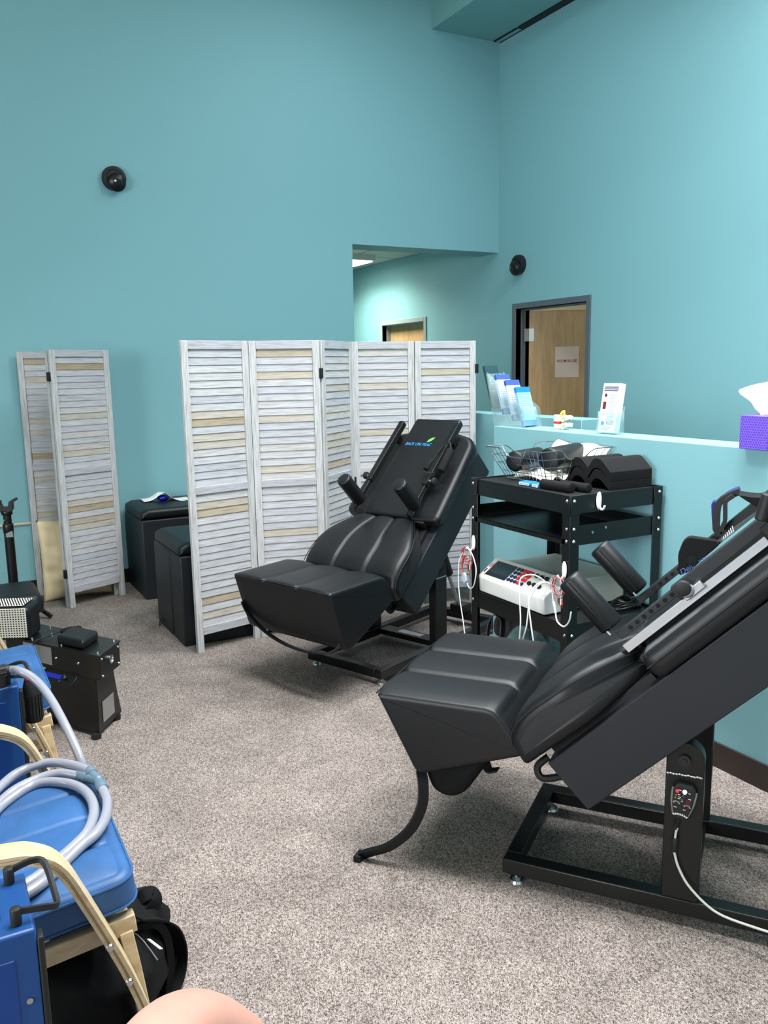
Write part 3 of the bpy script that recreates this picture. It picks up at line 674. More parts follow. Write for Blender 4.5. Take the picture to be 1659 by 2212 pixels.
    if not far:
        b = MB(); b.box(.41, .90, .066, .10, .10, .118, BM_); b.box(.62, 1.0, .052, .10, .118, .136, BM_)
        b.build('track_body', M_black, al, bevel=.002)
        b = MB(); b.lathe([(.02, 0), (.022, .006), (.02, .012), (.014, .014)], 20, BM_ @ Matrix.Translation((.655, .045, .135)) @ Matrix.Rotation(pi/2, 4, 'X')); b.box(.635, .70, .035, .055, .112, .135, BM_); b.build('track_clamp', [M_alu], al, bevel=.002)
        b = MB(); b.box(.91, .97, .04, .11, .105, .145, BM_); b.cyl(BM_ @ Vector((.93, .04, .16)), BM_ @ Vector((.99, .04, .20)), .018, 14); b.build('track_end_block', M_blackm, al, bevel=.003)
    return t
U1 = Vector((.92916, .36967, 0)); U2 = Vector((.6, -.8, 0))
T1 = table(1, (1.948, 3.657, 0), U1, 'black reclining decompression table standing in front of the five-panel louvred screen'); T1['group'] = 'reclining decompression tables'
T2 = table(2, (1.481, 1.981, 0), U2, 'black reclining decompression table in the right foreground with hand remote on its post'); T2['group'] = 'reclining decompression tables'
def tw(k, p):
    O, u = ((Vector((1.948, 3.657, 0)), U1), (Vector((1.481, 1.981, 0)), U2))[k-1]; v = Vector((-u.y, u.x, 0)); return O+u*p[0]+v*p[1]+Vector((0, 0, p[2]))
# foam grips strapped to the right arm of the far table
gT = thing('foam_hand_grip', 'pair of black foam hand grips clipped to the right arm of the far table', 'hand grip', tw(1, BM_ @ Vector((.75, .07, .19))), math.atan2(U1.y, U1.x))
o_ = BM_ @ Vector((.75, .07, .19))
b = MB(); b.cyl((BM_ @ Vector((.72, .005, .16)))-o_, (BM_ @ Vector((.86, -.0, .175)))-o_, .024, 20, rd=.004); b.build('grip', M_foam, gT)
b = MB(); b.cyl((BM_ @ Vector((.73, .12, .15)))-o_, (BM_ @ Vector((.80, .115, .15)))-o_, .018, 20, rd=.004); b.build('grip', M_foam, gT)
b = MB(); b.tube([(BM_ @ Vector((.86, .0, .175)))-o_, (BM_ @ Vector((.90, .02, .19)))-o_, (BM_ @ Vector((.88, .06, .18)))-o_, (BM_ @ Vector((.80, .09, .165)))-o_, (BM_ @ Vector((.73, .12, .15)))-o_], .004, 6); b.box(-.03, .01, -.03, .03, -.02, .0, Matrix.Translation((BM_ @ Vector((.71, .07, .16)))-o_)); b.build('clip_cord', M_blackm, gT)
# near table accessories
def T2thing(name, label, cat): return thing(name, label, cat, (1.481, 1.981, 0), math.atan2(U2.y, U2.x))
def c7(x, y): return (1200+x/3.614, 1000+y/3.614)
def t2p(px, w):
    """table-space point of the near table's plane y = w seen at px"""
    O = Vector((1.481, 1.981, 0)); v = Vector((-U2.y, U2.x, 0)); d = ray(*px); P = CAM+d*((O+v*w-CAM).dot(v)/d.dot(v)); q = P-O
    return Vector((q.dot(U2), w, P.z))
def slab(b, pxs, w, th, r=0, mi=0):
    poly = [t2p(p, w) for p in pxs]; poly = [(p.x, p.z) for p in poly]
    if r: poly = fillet(poly, r)
    b.prism(poly, 0, th, frame_m((0, w, 0), (1, 0, 0), (0, 0, 1), (0, -1, 0)), mi)
fm = T2thing('foam_face_pad', 'flat black foam pad with a hole and blue handwriting on the near table arm', 'foam pad')
b = MB(); slab(b, [c7(*q) for q in ((962, 700), (1000, 598), (1045, 562), (1160, 578), (1260, 592), (1285, 625), (1150, 740), (1060, 830), (968, 868))], .40, .03, .012); b.build('pad', M_foam, fm, bevel=.004)
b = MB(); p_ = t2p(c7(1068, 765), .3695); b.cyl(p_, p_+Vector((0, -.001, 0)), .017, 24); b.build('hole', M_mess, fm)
p_ = t2p(c7(1075, 800), .3690); text('Delu  xst', .026, mat('blue_marker', (70, 104, 170), .6), frame_m(p_, (1, 0, 0), (0, 0, 1), (0, -1, 0)) @ Matrix.Rotation(radians(38), 4, 'Z'), fm, name='handwriting', italic=.3)
sb = T2thing('harness_strap', 'looped black and navy webbing harness arching over the near table arm', 'strap')
def c9(x, y): return (1500+x/10.43, 1040+y/10.43)
def band(pxs, w, th, wid, m_, nm):
    b = MB(); b.tube([t2p(p, w) for p in pxs], .01, flat=(wid, th), smooth=5); b.build(nm, m_, sb, ang=50)
band([c9(*q) for q in ((600, 1110), (500, 1060), (500, 900), (510, 700), (545, 520), (620, 420), (760, 330), (900, 260), (1030, 215))], .46, .020, .05, M_blackm, 'webbing_loop')
band([c9(*q) for q in ((455, 1010), (440, 800), (432, 600), (440, 480), (530, 470))], .49, .010, .05, mat('navy_webbing', (26, 30, 104), .7), 'navy_lining')
band([c9(*q) for q in ((590, 440), (700, 330), (860, 225), (1020, 165))], .48, .012, .05, MATS['navy_webbing'], 'navy_lining')
band([c9(*q) for q in ((600, 1110), (640, 1000), (690, 880), (695, 700), (700, 480), (760, 400), (880, 320))], .42, .012, .03, M_blackm, 'inner_webbing')
b = MB(); slab(b, [c9(*q) for q in ((1000, 205), (1120, 222), (1300, 250), (1480, 260), (1700, 215), (2000, 120), (2050, 420), (1800, 500), (1560, 480), (1380, 450), (1220, 350), (1090, 265))], .47, .10, .006); b.build('head_sling', M_foam, sb, bevel=.006)
b = MB(); slab(b, [c9(*q) for q in ((1440, 450), (1560, 430), (1640, 620), (1500, 640))], .44, .03); b.build('sling_bracket', M_blackm, sb, bevel=.003)
pl = T2thing('info_plate', 'clear plastic plate with printed word standing between the arms of the near table', 'plate')
b = MB(); slab(b, [c9(*q) for q in ((520, 1330), (840, 1070), (1080, 900), (1490, 610), (1540, 660), (1150, 960), (880, 1170), (620, 1370))], .30, .003); b.build('sheet', M_acryl, pl)
b = MB(); slab(b, [c9(*q) for q in ((600, 1310), (870, 1085), (880, 1150), (650, 1345))], .2968, .001); b.build('printed_strip', mat('pale_print', (120, 130, 134), .5), pl)
p_ = t2p(c9(660, 1300), .2952); b = MB(); FF = frame_m(p_, (1, 0, 0), (0, 0, 1), (0, -1, 0)) @ Matrix.Rotation(radians(43), 4, 'Z')
for k in range(6): b.prism([(.007*k, 0), (.007*k+.003, 0), (.007*k+.006+.001*k, .007+.0018*k), (.007*k+.003+.001*k, .007+.0018*k)], 0, .0008, FF)
b.build('slanted_print', M_white, pl)
# hand remote on the near post
rm = T2thing('hand_remote', 'black hand control with lit red button stuck on the near table post', 'remote control')
RM = frame_m((.536, -.0005, .405), (1, 0, 0), (0, 0, 1), (0, -1, 0)) @ Matrix.Rotation(radians(-7), 4, 'Z')
ol = [(-.014, -.055), (.016, -.055), (.030, -.01), (.031, .035), (.022, .052), (-.022, .052), (-.031, .035), (-.029, -.01)]
b = MB(); b.loft(refine(fillet(ol, .008), .02), 0, .022, r=.004, M=RM, nmid=2); b.build('remote_body', M_blackm, rm, ang=45)
b = MB()
for s_ in (-1, 1): b.tube([(s_*.0315, .035, .016), (s_*.031, .012, .018), (s_*.028, -.012, .018), (s_*.019, -.045, .016)], .0035, 8, M=RM)
b.build('side_grip', mat('grey_rubber', (110, 114, 110), .6), rm)
b = MB(); b.cyl((-.019, .030, .0225), (-.019, .030, .0245), .0045, 16, M=RM); b.build('button', M_led, rm)
b = MB(); b.cyl((.001, .033, .0225), (.001, .033, .0245), .0062, 16, M=RM); b.build('button', M_ledw, rm)
b = MB()
for p_ in ((-.001, .019), (-.002, .008)): b.cyl((*p_, .0225), (*p_, .0242), .003, 12, M=RM)
for i in range(7):
    a_ = pi*(.1+i*.13); 
    for cx, cy in ((-.016, -.010), (.014, -.014)): b.box(-.0022, .0022, -.0004, .0004, 0, .0006, RM @ Matrix.Translation((cx+.0085*cos(a_), cy+.0085*sin(a_), .0225)) @ Matrix.Rotation(a_, 4, 'Z'), mi=1)
for cx, cy, w_ in ((-.012, .034, .008), (.014, .031, .006), (-.013, .02, .006), (-.010, .013, .008), (-.011, .008, .007), (.001, .025, .006), (-.002, .002, .005), (.017, .014, .008), (-.017, -.02, .008), (.008, -.022, .007)): b.box(cx-w_/2, cx+w_/2, cy-.0008, cy+.0008, .0225, .0231, RM, mi=1)
for k in range(7): a_ = radians(-60+20*k)*.45; b.box(-.0022, .0022, -.0016, .0016, 0, .0006, RM @ Matrix.Translation((.040*sin(a_)*1.0, -.078+.040*cos(a_), .0225)) @ Matrix.Rotation(-a_, 4, 'Z'), mi=1)
for k in range(9): a_ = radians(-60+15*k)*.45; b.box(-.0022, .0022, -.0003, .0003, 0, .0006, RM @ Matrix.Translation((.037*sin(a_), -.078+.037*cos(a_), .0225)) @ Matrix.Rotation(-a_, 4, 'Z'), mi=1)
b.build('markings', [mat('grey_button', (70, 76, 82), .5), M_white], rm)
for p_ in ((-.020, .017), (-.021, .009)):
    b = MB(); b.cyl((*p_, .0225), (*p_, .0238), .0024, 10, M=RM); b.build('indicator_light', M_ledy, rm)
b = MB(); b.box(.009, .021, -.005, .010, .0225, .0232, RM); b.build('digit_display', mat('dark_red_display', (90, 20, 20), .3), rm)
b = MB()
for i in range(9): b.lathe([(.0055, 0), (.0066, .0012), (.0066, .0028), (.0052, .004)], 12, RM @ Matrix.Translation((-.0015-.0006*i, -.056-.0043*i, .011)) @ Matrix.Rotation(pi/2, 4, 'X'))
b.build('strain_relief', M_blackm, rm)
z1 = .405
b = MB(); cp_ = [(.525, -.012, .318), (.521, -.012, .30), (.519, -.012, .25), (.523, -.013, .225), (.533, -.014, .195), (.56, -.018, .15), (.61, -.022, .105), (.66, -.03, .085), (.75, -.05, .085), (.82, -.08, .10), (.9, -.12, .12)]
b.tube(cp_, .0036, 10); b.cyl((.520, -.012, .285), (.5185, -.012, .242), .0085, 14, rd=.002, mi=1); b.build('cord', [M_grey, M_blackm], rm)
#==CART==
ct = thing('utility_cart', 'black steel utility cart with three shelves against the teal half wall', 'cart', (2.44, 2.84, 0))
cx, cy = 2.44, 2.84; X0, X1, Y0, Y1 = 2.19-cx, 2.69-cx, 2.50-cy, 3.185-cy; TZ = 1.13
def post_b(x, y, sx, sy):
    b = MB(); w, t = .048, .003; xa, xb = sorted((x, x+sx*w)); ya, yb = sorted((y, y+sy*w))
    b.box(xa, xb, *sorted((y, y+sy*t)), .06, TZ-.07); b.box(*sorted((x, x+sx*t)), ya, yb, .06, TZ-.07); b.box(xa, xb, *sorted((y-sy*.003, y)), TZ-.08, TZ); b.box(*sorted((x-sx*.003, x)), ya, yb, TZ-.08, TZ)
    return b.build('corner_post', M_black, ct, bevel=.0015)
for x, y, sx, sy in ((X0, Y0, 1, 1), (X1, Y0, -1, 1), (X0, Y1, 1, -1), (X1, Y1, -1, -1)):
    pt = post_b(x, y, sx, sy)
    b = MB()
    for z in (1.108, .995, .945, .555, .24):
        b.cyl((x+sx*.018, y-sy*.003, z), (x+sx*.018, y-sy*.008, z), .0075, 12, r2=.004); b.cyl((x-sx*.003, y+sy*.018, z), (x-sx*.008, y+sy*.018, z), .0075, 12, r2=.004)
    b.build('bolt', M_chrome, pt)
    b = MB(); b.cyl((x+sx*.03, y+sy*.03, .05), (x+sx*.03, y+sy*.03, .09), .012, 10); b.cyl((x+sx*.03-.012, y+sy*.03, .035), (x+sx*.03+.012, y+sy*.03, .035), .034, 20); b.build('caster', M_blackm, ct)
def tray(z0, z1, name='shelf', inset=.003, pan=.0):
    b = MB(); t = .0025; a, c, d, e = X0+inset, X1-inset, Y0+inset, Y1-inset
    b.box(a, c, d, d+t, z0, z1); b.box(a, c, e-t, e, z0, z1); b.box(a, a+t, d, e, z0, z1); b.box(c-t, c, d, e, z0, z1); b.box(a, c, d, e, z1-.014-pan, z1-.011-pan)
    return b.build(name, M_black, ct, bevel=.0012)
tp = tray(TZ-.075, TZ, 'top_tray'); tray(.52, .60, 'shelf', pan=-.011+.011); tray(.14, .21, 'shelf')
b = MB(); b.box(X0+.01, X1-.01, Y0+.01, Y1-.01, TZ-.0105, TZ-.006); b.build('rubber_mat', M_foam, tp)
b = MB(); b.box(X0+.02, X1-.0, Y0+.006, Y0+.012, .925, 1.005); b.box(X0+.02, X1-.05, Y1-.014, Y1-.008, .925, 1.005)
b.box(X1-.06, X1-.05, Y0+.01, Y1-.01, .94, 1.0)
ps = b.build('slide_rail', M_black, ct, bevel=.001)
b = MB(); b.box(X0-.0, X1-.08, Y0+.03, Y1-.03, .948, .952); b.box(X0-.0, X0+.004, Y0+.03, Y1-.03, .93, .952); b.build('pull_out_shelf', M_black, ct, bevel=.001)
b = MB()
for p_ in ((X0+.12, Y0+.0055, .972), (X0+.19, Y0+.0055, .985)): b.cyl(p_, (p_[0], p_[1]-.004, p_[2]), .006, 8)
b.build('rivet', M_chrome, ps)
def hook(p, n, label):
    n = Vector(n); F = frame_m(p, Vector((0, 0, 1)).cross(n).normalized(), (0, 0, 1), n)
    t = MB(); t.lathe([(.004, 0), (.0155, .0), (.016, .003), (.013, .005), (.004, .006)], 24, F @ Matrix.Diagonal((.85, 2.3, 1, 1)))
    t.tube([(0, -.004, .004), (0, -.024, .008), (0, -.034, .018), (0, -.028, .030), (0, -.016, .035)], .0045, 8, M=F)
    o = t.build('wall_hook', M_white, ang=60); return tag(o, label, 'hook', 'white adhesive hooks on the cart')
hk1 = hook((2.186, 3.16, .828), (-1, 0, 0), 'white adhesive hook on the left cart post holding an electrode lead coil')
hk2 = hook((2.186, 2.523, .828), (-1, 0, 0), 'white adhesive hook on the middle cart post beside the console')
hk3 = hook((2.335, 2.499, 1.10), (0, -1, 0), 'empty white adhesive hook on the rim of the cart top')
# stimulator console
cs = thing('stimulator_console', 'white electrotherapy console with dark screen and red keys on the cart', 'medical device', (2.46, 2.92, .593))
ox, oy = 2.46, 2.92
pf_ = [(-.245, .0), (.215, .0), (.215, .125), (.20, .135), (-.145, .135), (-.165, .14), (-.25, .075), (-.255, .06)]
YF_ = frame_m((0, 0, 0), (1, 0, 0), (0, 0, 1), (0, -1, 0))
b = MB(); b.prism([(-.14, 0), (.215, 0), (.215, .128), (-.14, .128)], -.235, .235, YF_); b.build('case', M_grey, cs, bevel=.008)
b = MB(); b.prism([(-.245, 0), (-.12, 0), (-.12, .145), (-.15, .145), (-.245, .082), (-.252, .07)], -.24, .24, YF_); hd = b.build('front_housing', M_white, cs, bevel=.006)
sl = Vector((.095, 0, .063)).normalized(); nn = Vector((-.063, 0, .095)).normalized()
FM = frame_m((-.1985, 0, .1136), (0, -1, 0), sl, nn)     # x to the right along the front, y up the slope
b = MB(); b.box(-.2, -.052, -.047, .045, .0008, .002, FM); b.build('display', M_screen, hd)
b = MB(); b.box(-.204, -.2, -.05, .048, .0004, .0016, FM); b.box(-.2, .05, .046, .048, .0004, .0016, FM); b.build('red_outline', M_red, hd)
b = MB(); b2 = MB()
for r_ in range(4):
    for c_ in range(5):
        x = -.034+c_*.024; y = .036-r_*.0235
        if (r_ < 3 and c_ >= 2) or (r_ == 3 and c_ == 3): b2.box(x-.0095, x+.0095, y-.0092, y+.0092, .0005, .004, FM)
        else: b.cyl((x, y, .0005), (x, y, .004), .0095, 16, M=FM)
b.build('round_keys', M_navy, hd); b2.build('square_keys', M_red, hd, bevel=.001)
for c_ in range(3):
    for r_ in range(2): b = MB(); b.cyl((.102+c_*.034+.0*r_, .030-r_*.05, 0), (.102+c_*.034, .030-r_*.05, .012), .010, 14, rd=.002, M=FM); b.build('lead_socket', M_blackm, hd)
b = MB(); F_ = FM @ Matrix.Translation((-.222, -.034, .001)); b.box(-.006, .006, 0, .005, 0, .0008, F_); b.box(-.006, .002, .008, .013, 0, .0008, F_); b.box(-.006, .006, .016, .021, 0, .0008, F_); b.box(-.001, .001, 0, .021, 0, .0008, F_); b.build('navy_mark', M_navy, hd)
b = MB(); b.tube([(.0+.009*cos(a), .009*sin(a), 0) for a in [i*2*pi/12 for i in range(13)]], .0012, 5, M=FM @ Matrix.Translation((-.218, .012, .001))); b.build('emblem', M_red, hd)
# electrode leads
def lead_bundle(c, label, loops, tail, seed, box_p=None, end=None):
    rr = random.Random(seed); t = thing('electrode_leads', label, 'electrode lead', c, 0, 'coiled electrode leads')
    for nm, m_, k in (('red_wire_coil', M_redc, 6), ('white_wire_coil', M_whitec, 5)):
        b = MB()
        for i in range(k):
            ry, rz_ = rr.uniform(.022, .04), rr.uniform(.026, .042); oy_ = rr.uniform(-.012, .012); ph = rr.uniform(0, 6)
            pts = [(-.012-rr.uniform(0, .01), oy_+ry*sin(a), -rz_+.0+rz_*cos(a)) for a in [j*2*pi/12 for j in range(12)]]; pts.append(pts[0])
            b.tube(pts, .0013, 5, smooth=2)
        b.build(nm, m_, t)
    for j, (dy, m_) in enumerate(((-.03, M_redc), (-.022, M_white), (-.013, M_greenp), (-.006, M_redc))):
        b = MB(); dy *= tail; z = -.078-rr.uniform(0, .012)
        b.tube([(-.016, dy*.4, -.04), (-.017, dy*.9, -.06), (-.016, dy, z)], .0012, 5, mi=2); b.cyl((-.016, dy, z), (-.016, dy*1.05, z-.022), .0032, 8, mi=0); b.cyl((-.016, dy*1.05, z-.022), (-.016, dy*1.08, z-.034), .0014, 6, mi=1)
        b.build('pin_plug', [m_, M_gold, M_whitec], t)
    return t
c1_ = Vector((2.168, 3.165, .808))
e1 = lead_bundle(c1_, 'coiled red and white electrode leads hanging on the left cart post', 6, 1, 2)
b = MB(); F = frame_m((-.028, .008, -.147), (0, -.72, .0), (0, .0, 1), (-1, 0, 0)) @ Matrix.Rotation(.5, 4, 'Z')
b.prism(fillet([(-.026, .0), (-.008, .024), (.016, .024), (.028, .006), (.022, -.024), (.002, -.026)], .003), -.006, .006, F); b.build('junction_block', mat('pale_plastic', (176, 188, 204), .4), e1, bevel=.002)
b = MB(); b.tube([(-.028, .012, -.125), (-.03, .022, -.10), (-.026, .02, -.06), (-.02, .01, -.04)], .004, 6, mi=1); b.tube([(-.028, -.018, -.165), (-.03, -.03, -.178), (-.035, -.055, -.182), (-.04, -.085, -.165), (-.04, -.10, -.13), (-.035, -.10, -.08), (-.03, -.07, -.03), (-.026, -.03, -.002), (-.022, .0, -.004)], .0028, 8)
b.tube([(-.02, .03, -.03), (-.03, .045, -.07), (-.035, .045, -.13), (-.04, .035, -.2), (-.045, .01, -.28), (-.05, -.02, -.36), (-.06, -.05, -.45), (-.07, -.07, -.6), (-.07, -.08, -.72)], .0028, 8); b.build('grey_cable', [M_whitec, M_redc], e1)
c2_ = Vector((2.168, 2.525, .806))
e2 = lead_bundle(c2_, 'coiled red and white electrode leads hanging on the middle cart post by the console', 6, 1, 5)
b = MB(); b.tube([(-.02, .03, -.05), (-.022, .02, -.09), (-.024, .01, -.12)], .003, 6); b.cyl((-.024, .012, -.105), (-.026, -.004, -.15), .007, 10, r2=.005); b.tube([(-.026, -.004, -.15), (-.03, -.02, -.18), (-.03, -.06, -.19), (-.03, -.09, -.16), (-.03, -.10, -.12)], .0034, 8); b.build('grey_cable', M_whitec, e2)
lc = thing('lead_cables', 'three pale grey cables looping from the console down past the cart front', 'cable', (2.16, 2.53, .7))
for pts in ([(.06, .12, .03), (.02, .17, .07), (-.04, .19, .06), (-.06, .17, -.02), (-.07, .15, -.12), (-.08, .15, -.26), (-.08, .15, -.45)], [(.05, .05, .03), (-.0, .09, .06), (-.05, .11, .0), (-.07, .11, -.12), (-.08, .13, -.22), (-.09, .145, -.45)], [(.07, .10, .03), (.02, .13, .05), (-.05, .12, .0), (-.065, .085, -.12), (-.07, .04, -.26), (-.07, .01, -.4)]):
    b = MB(); b.tube(pts, .0033, 8); b.build('cable', M_whitec, lc)
# wire basket on the cart top
zt = TZ-.006
bk = thing('wire_basket', 'zinc wire basket full of black rolls and white cloth on the cart top', 'basket', (2.485, 2.995, zt), group='wire baskets on the cart')
def wire_basket(parent, bx, by, tx, ty, h, notch=True, m_=M_wire, nx=9, ny=13, nz=4):
    def sidept(side, u, v):
        k = v; X, Y = bx+(tx-bx)*k, by+(ty-by)*k
        return {0: (-X+2*X*u, -Y, v*h), 1: (X, -Y+2*Y*u, v*h), 2: (X-2*X*u, Y, v*h), 3: (-X, Y-2*Y*u, v*h)}[side]
    def toph(side, u): 
        return 1-.28*max(0, min(1, (1-abs(u-.5)/.22)*2.2)) if notch else 1
    b = MB()
    for s_ in range(4):
        n_ = nx if s_ in (0, 2) else ny
        for i in range(n_+1): u = i/n_; b.tube([sidept(s_, u, 0), sidept(s_, u, toph(s_, u))], .0015, 5, smooth=1)
        for j in range(1, nz): b.tube([sidept(s_, 0, j/nz), sidept(s_, 1, j/nz)], .0015, 5, smooth=1)
    for i in range(nx+1): x = -bx+2*bx*i/nx; b.tube([(x, -by, 0), (x, by, 0)], .0015, 5, smooth=1)
    for i in range(ny+1): y = -by+2*by*i/ny; b.tube([(-bx, y, 0), (bx, y, 0)], .0015, 5, smooth=1)
    b.build('wire_grid', m_, parent)
    b = MB()
    for s_ in range(4):
        pts = [sidept(s_, i/16, toph(s_, i/16)) for i in range(17)]; b.tube(pts, .0026, 6, smooth=2)
        b.tube([sidept(s_, 0, 0), sidept(s_, 1, 0)], .002, 6, smooth=1); b.tube([sidept(s_, 0, 0), sidept(s_, 0, 1)], .002, 6, smooth=1)
    b.build('rim_wire', m_, parent)
wire_basket(bk, .125, .145, .205, .20, .148)
def solo(name, mb, m_, label, cat, loc, grp=None, **k):
    o = mb.build(name, m_, None, loc=None, **k); o.location = loc; return tag(o, label, cat, grp)
def roll(name, p0, p1, r, m_, label, cat='bolster', rd=.012):
    c = (Vector(p0)+Vector(p1))/2; b = MB(); b.cyl(Vector(p0)-c, Vector(p1)-c, r, 30, rd=rd); return solo(name, b, m_, label, cat, c, ang=50)
roll('leather_bolster', (2.315, 3.03, 1.212), (2.53, 3.115, 1.212), .047, M_leather, 'black leather roll at the left end of the wire basket')['group'] = 'black leather rolls in the basket'
roll('leather_bolster', (2.415, 2.91, 1.222), (2.68, 3.015, 1.225), .054, M_leather, 'black leather roll at the right end of the wire basket')['group'] = 'black leather rolls in the basket'
def towel(name, nx_, ny_, fn, m_, label, cat, loc, th=.004):
    b = MB(); b.grid(fn, nx_, ny_); o = b.build(name, m_, None, solid=th, recalc=False, ang=80); o.location = loc; return tag(o, label, cat)
towel('towel', 24, 16, lambda u, v: (-.105+.21*u, -.125+.25*v, .006+.03*abs(sin(5*u+3*v))*(.4+.6*v)+.01*sin(17*u+4)), M_towel, 'crumpled cream towel lining the bottom of the wire basket', 'towel', (2.485, 2.99, zt+.003))
def clf(u, v):
    A, B, C, D = Vector((2.63, 3.18, 1.20)), Vector((2.69, 3.17, 1.275)), Vector((2.695, 2.82, 1.27)), Vector((2.63, 2.80, 1.19))
    p = (A*(1-u)+D*u)*(1-v)+(B*(1-u)+C*u)*v; p.z += .012*sin(pi*v)+.006*sin(9*u+2*v); return tuple(p-Vector((2.6, 2.98, 1.22)))
towel('face_towel', 24, 10, clf, M_towel, 'smooth white cloth folded over the back rim of the wire basket', 'towel', (2.6, 2.98, 1.22))
# foam chevron wedges, stacked in pairs
def wedge(loc, L_, W_, H_, t_, label):
    poly = [(-W_/2, 0), (-W_/2+.003, .018), (-.024, H_), (.016, H_), (W_/2, H_*.42), (W_/2, H_*.42-t_*1.15), (.016, H_-t_*1.25), (-.016, H_-t_*1.25), (-W_/2+t_*.85, 0)]
    b = MB(); b.prism(fillet(poly, [0, .006, .018, .014, .004, .003, .012, .012, 0]), -L_/2, L_/2, frame_m((0, 0, 0), (0, -1, 0), (0, 0, 1), (-1, 0, 0)))
    o = b.build('foam_wedge', M_foam, None, bevel=.003, ang=40); o.location = loc; return tag(o, label, 'foam wedge', 'black foam wedges on the cart')
wedge((2.60, 2.785, zt), .25, .15, .080, .034, 'lower black foam wedge of the stack beside the wire basket')
wedge((2.60, 2.785, zt+.0375), .25, .15, .080, .034, 'upper black foam wedge of the stack beside the wire basket')
wedge((2.56, 2.628, zt), .235, .158, .088, .036, 'lower black foam wedge of the stack at the right end of the cart top')
wedge((2.56, 2.628, zt+.0395), .235, .158, .088, .036, 'upper black foam wedge of the stack at the right end of the cart top')
# small things at the front rim of the top
b = MB(); b.box(-.025, .025, -.035, .035, 0, .018); o = solo('strap_roll', b, [M_sky], 'bright blue strap packet with white label at the cart front, left one', 'strap', (2.275, 2.875, zt), bevel=.006, seg=3); o.rotation_euler = (0, 0, .15)
b = MB(); b.box(-.0258, -.0252, -.028, .028, .003, .014); b.build('label', M_paper, o); text('BACK ON TRAC', .008, M_pulse, frame_m((-.0262, 0, .0085), (0, -1, 0), (0, 0, 1), (-1, 0, 0)), o, sx=.8)
b = MB(); b.box(-.022, .022, -.022, .022, 0, .02); o = solo('strap_roll', b, [M_sky], 'bright blue strap packet with white label at the cart front, beside the foam roll', 'strap', (2.27, 2.795, zt), bevel=.006, seg=3)
b = MB(); b.box(-.0228, -.0222, -.019, .019, .003, .016); b.build('label', M_paper, o); text('TRAC', .009, M_pulse, frame_m((-.0232, 0, .0095), (0, -1, 0), (0, 0, 1), (-1, 0, 0)), o)
roll('foam_roll', (2.265, 2.765, zt+.021), (2.275, 2.59, zt+.021), .021, M_foam, 'thin black foam roll lying along the front rim of the cart top', 'foam roll', .003)
roll('foam_roll', (2.325, 2.715, zt+.019), (2.335, 2.555, zt+.019), .019, M_foam, 'second thin black foam roll lying just behind the front one', 'foam roll', .003)
# lower shelf
roll('grey_bolster', (2.31, 3.13, .415), (2.40, 2.90, .435), .055, mat('charcoal_cloth', (52, 50, 52), .8, bump=(200, .3)), 'charcoal bolster lying on the bottom shelf of the cart', 'bolster')
wb = thing('wire_basket', 'zinc wire basket on the bottom shelf of the cart under the plastic bag', 'basket', (2.36, 2.79, .20), group='wire baskets on the cart')
wire_basket(wb, .11, .17, .13, .20, .19, notch=False, m_=M_chrome, nx=7, ny=12)
def bagf(u, v):
    a = 2*pi*u; ph = pi*v; r = 1+.10*sin(5*a+3*ph)+.07*sin(9*a-4*ph)+.05*sin(17*a)
    return (.11*r*cos(a)*sin(ph), .14*r*sin(a)*sin(ph), .10*(1-cos(ph))*(1+.08*sin(6*a)))
b = MB(); b.grid(bagf, 40, 20); solo('plastic_bag', b, M_bagp, 'crumpled clear plastic bag heaped in the basket on the bottom shelf of the cart', 'plastic bag', (2.33, 2.90, .262), ang=25, recalc=False)
b = MB(); b.tube([(0, 0, 0), (-.02, .02, -.05), (-.04, .01, -.16), (-.045, 0, -.30)], .01, flat=(.07, .004), smooth=5); b.tube([(0, 0, 0), (.02, -.03, -.04), (-.02, -.06, -.18), (-.03, -.07, -.3)], .01, flat=(.06, .004), smooth=5)
solo('hanging_strap', b, mat('purple_grey_webbing', (40, 38, 48), .7), 'dark grey webbing strap hanging from the middle shelf of the cart', 'strap', (2.21, 3.02, .52))
pw = thing('power_cable_coil', 'coil of black cable behind the console on the cart shelf', 'cable', (2.60, 2.60, .59))
b = MB()
for i in range(5):
    pts = [(.075*(1-.09*i)*cos(a), .05*(1-.1*i)*sin(a), .012+.006*i+.006*sin(3*a+i)) for a in [j*2*pi/14 for j in range(14)]]; pts.append(pts[0]); b.tube(pts, .005, 8, smooth=2)
b.build('coil', M_black, pw)
pw2 = thing('chrome_spring_coil', 'coil of grey cable hanging on the cart shelf behind the arm pad', 'cable', (2.30, 2.515, .52))
b = MB()
for i in range(4):
    pts = [(.02*i+.03*cos(a)*.4, -.01-.004*i, .035*sin(a)) for a in [j*2*pi/12 for j in range(13)]]; b.tube(pts, .004, 8, smooth=2)
b.build('coil', M_wire, pw2)
#==WALLTOP==
# tissue box
tb_ = thing('tissue_box', 'purple hexagon patterned tissue box on the half wall', 'tissue box', (2.735, 2.065, HZ))
b = MB(); b.box(-.055, .06, -.06, .06, 0, .125); b.build('carton', M_hex, tb_, bevel=.0015)
def tf(u, v):
    a = 2*u-1; s_ = .012+.05*v**.8*(1+.2*sin(9*v)); return (.01*sin(7*u+5*v)+.012*v*sin(4*u), 1.35*a*s_+.022*v*(1-.3*v), .123+.115*v-.012*v*a*a+.012*sin(3*u+1)*v+(.018*v*(a < 0)*abs(a)))
b = MB(); b.grid(tf, 22, 16); b.grid(lambda u, v: (.02+.012*sin(6*u+4*v), tf(u, v)[1]*.8+.01, tf(u, v)[2]-.01*v), 22, 16); b.build('tissue', M_tissue, tb_, ang=80, solid=.0006, recalc=False)
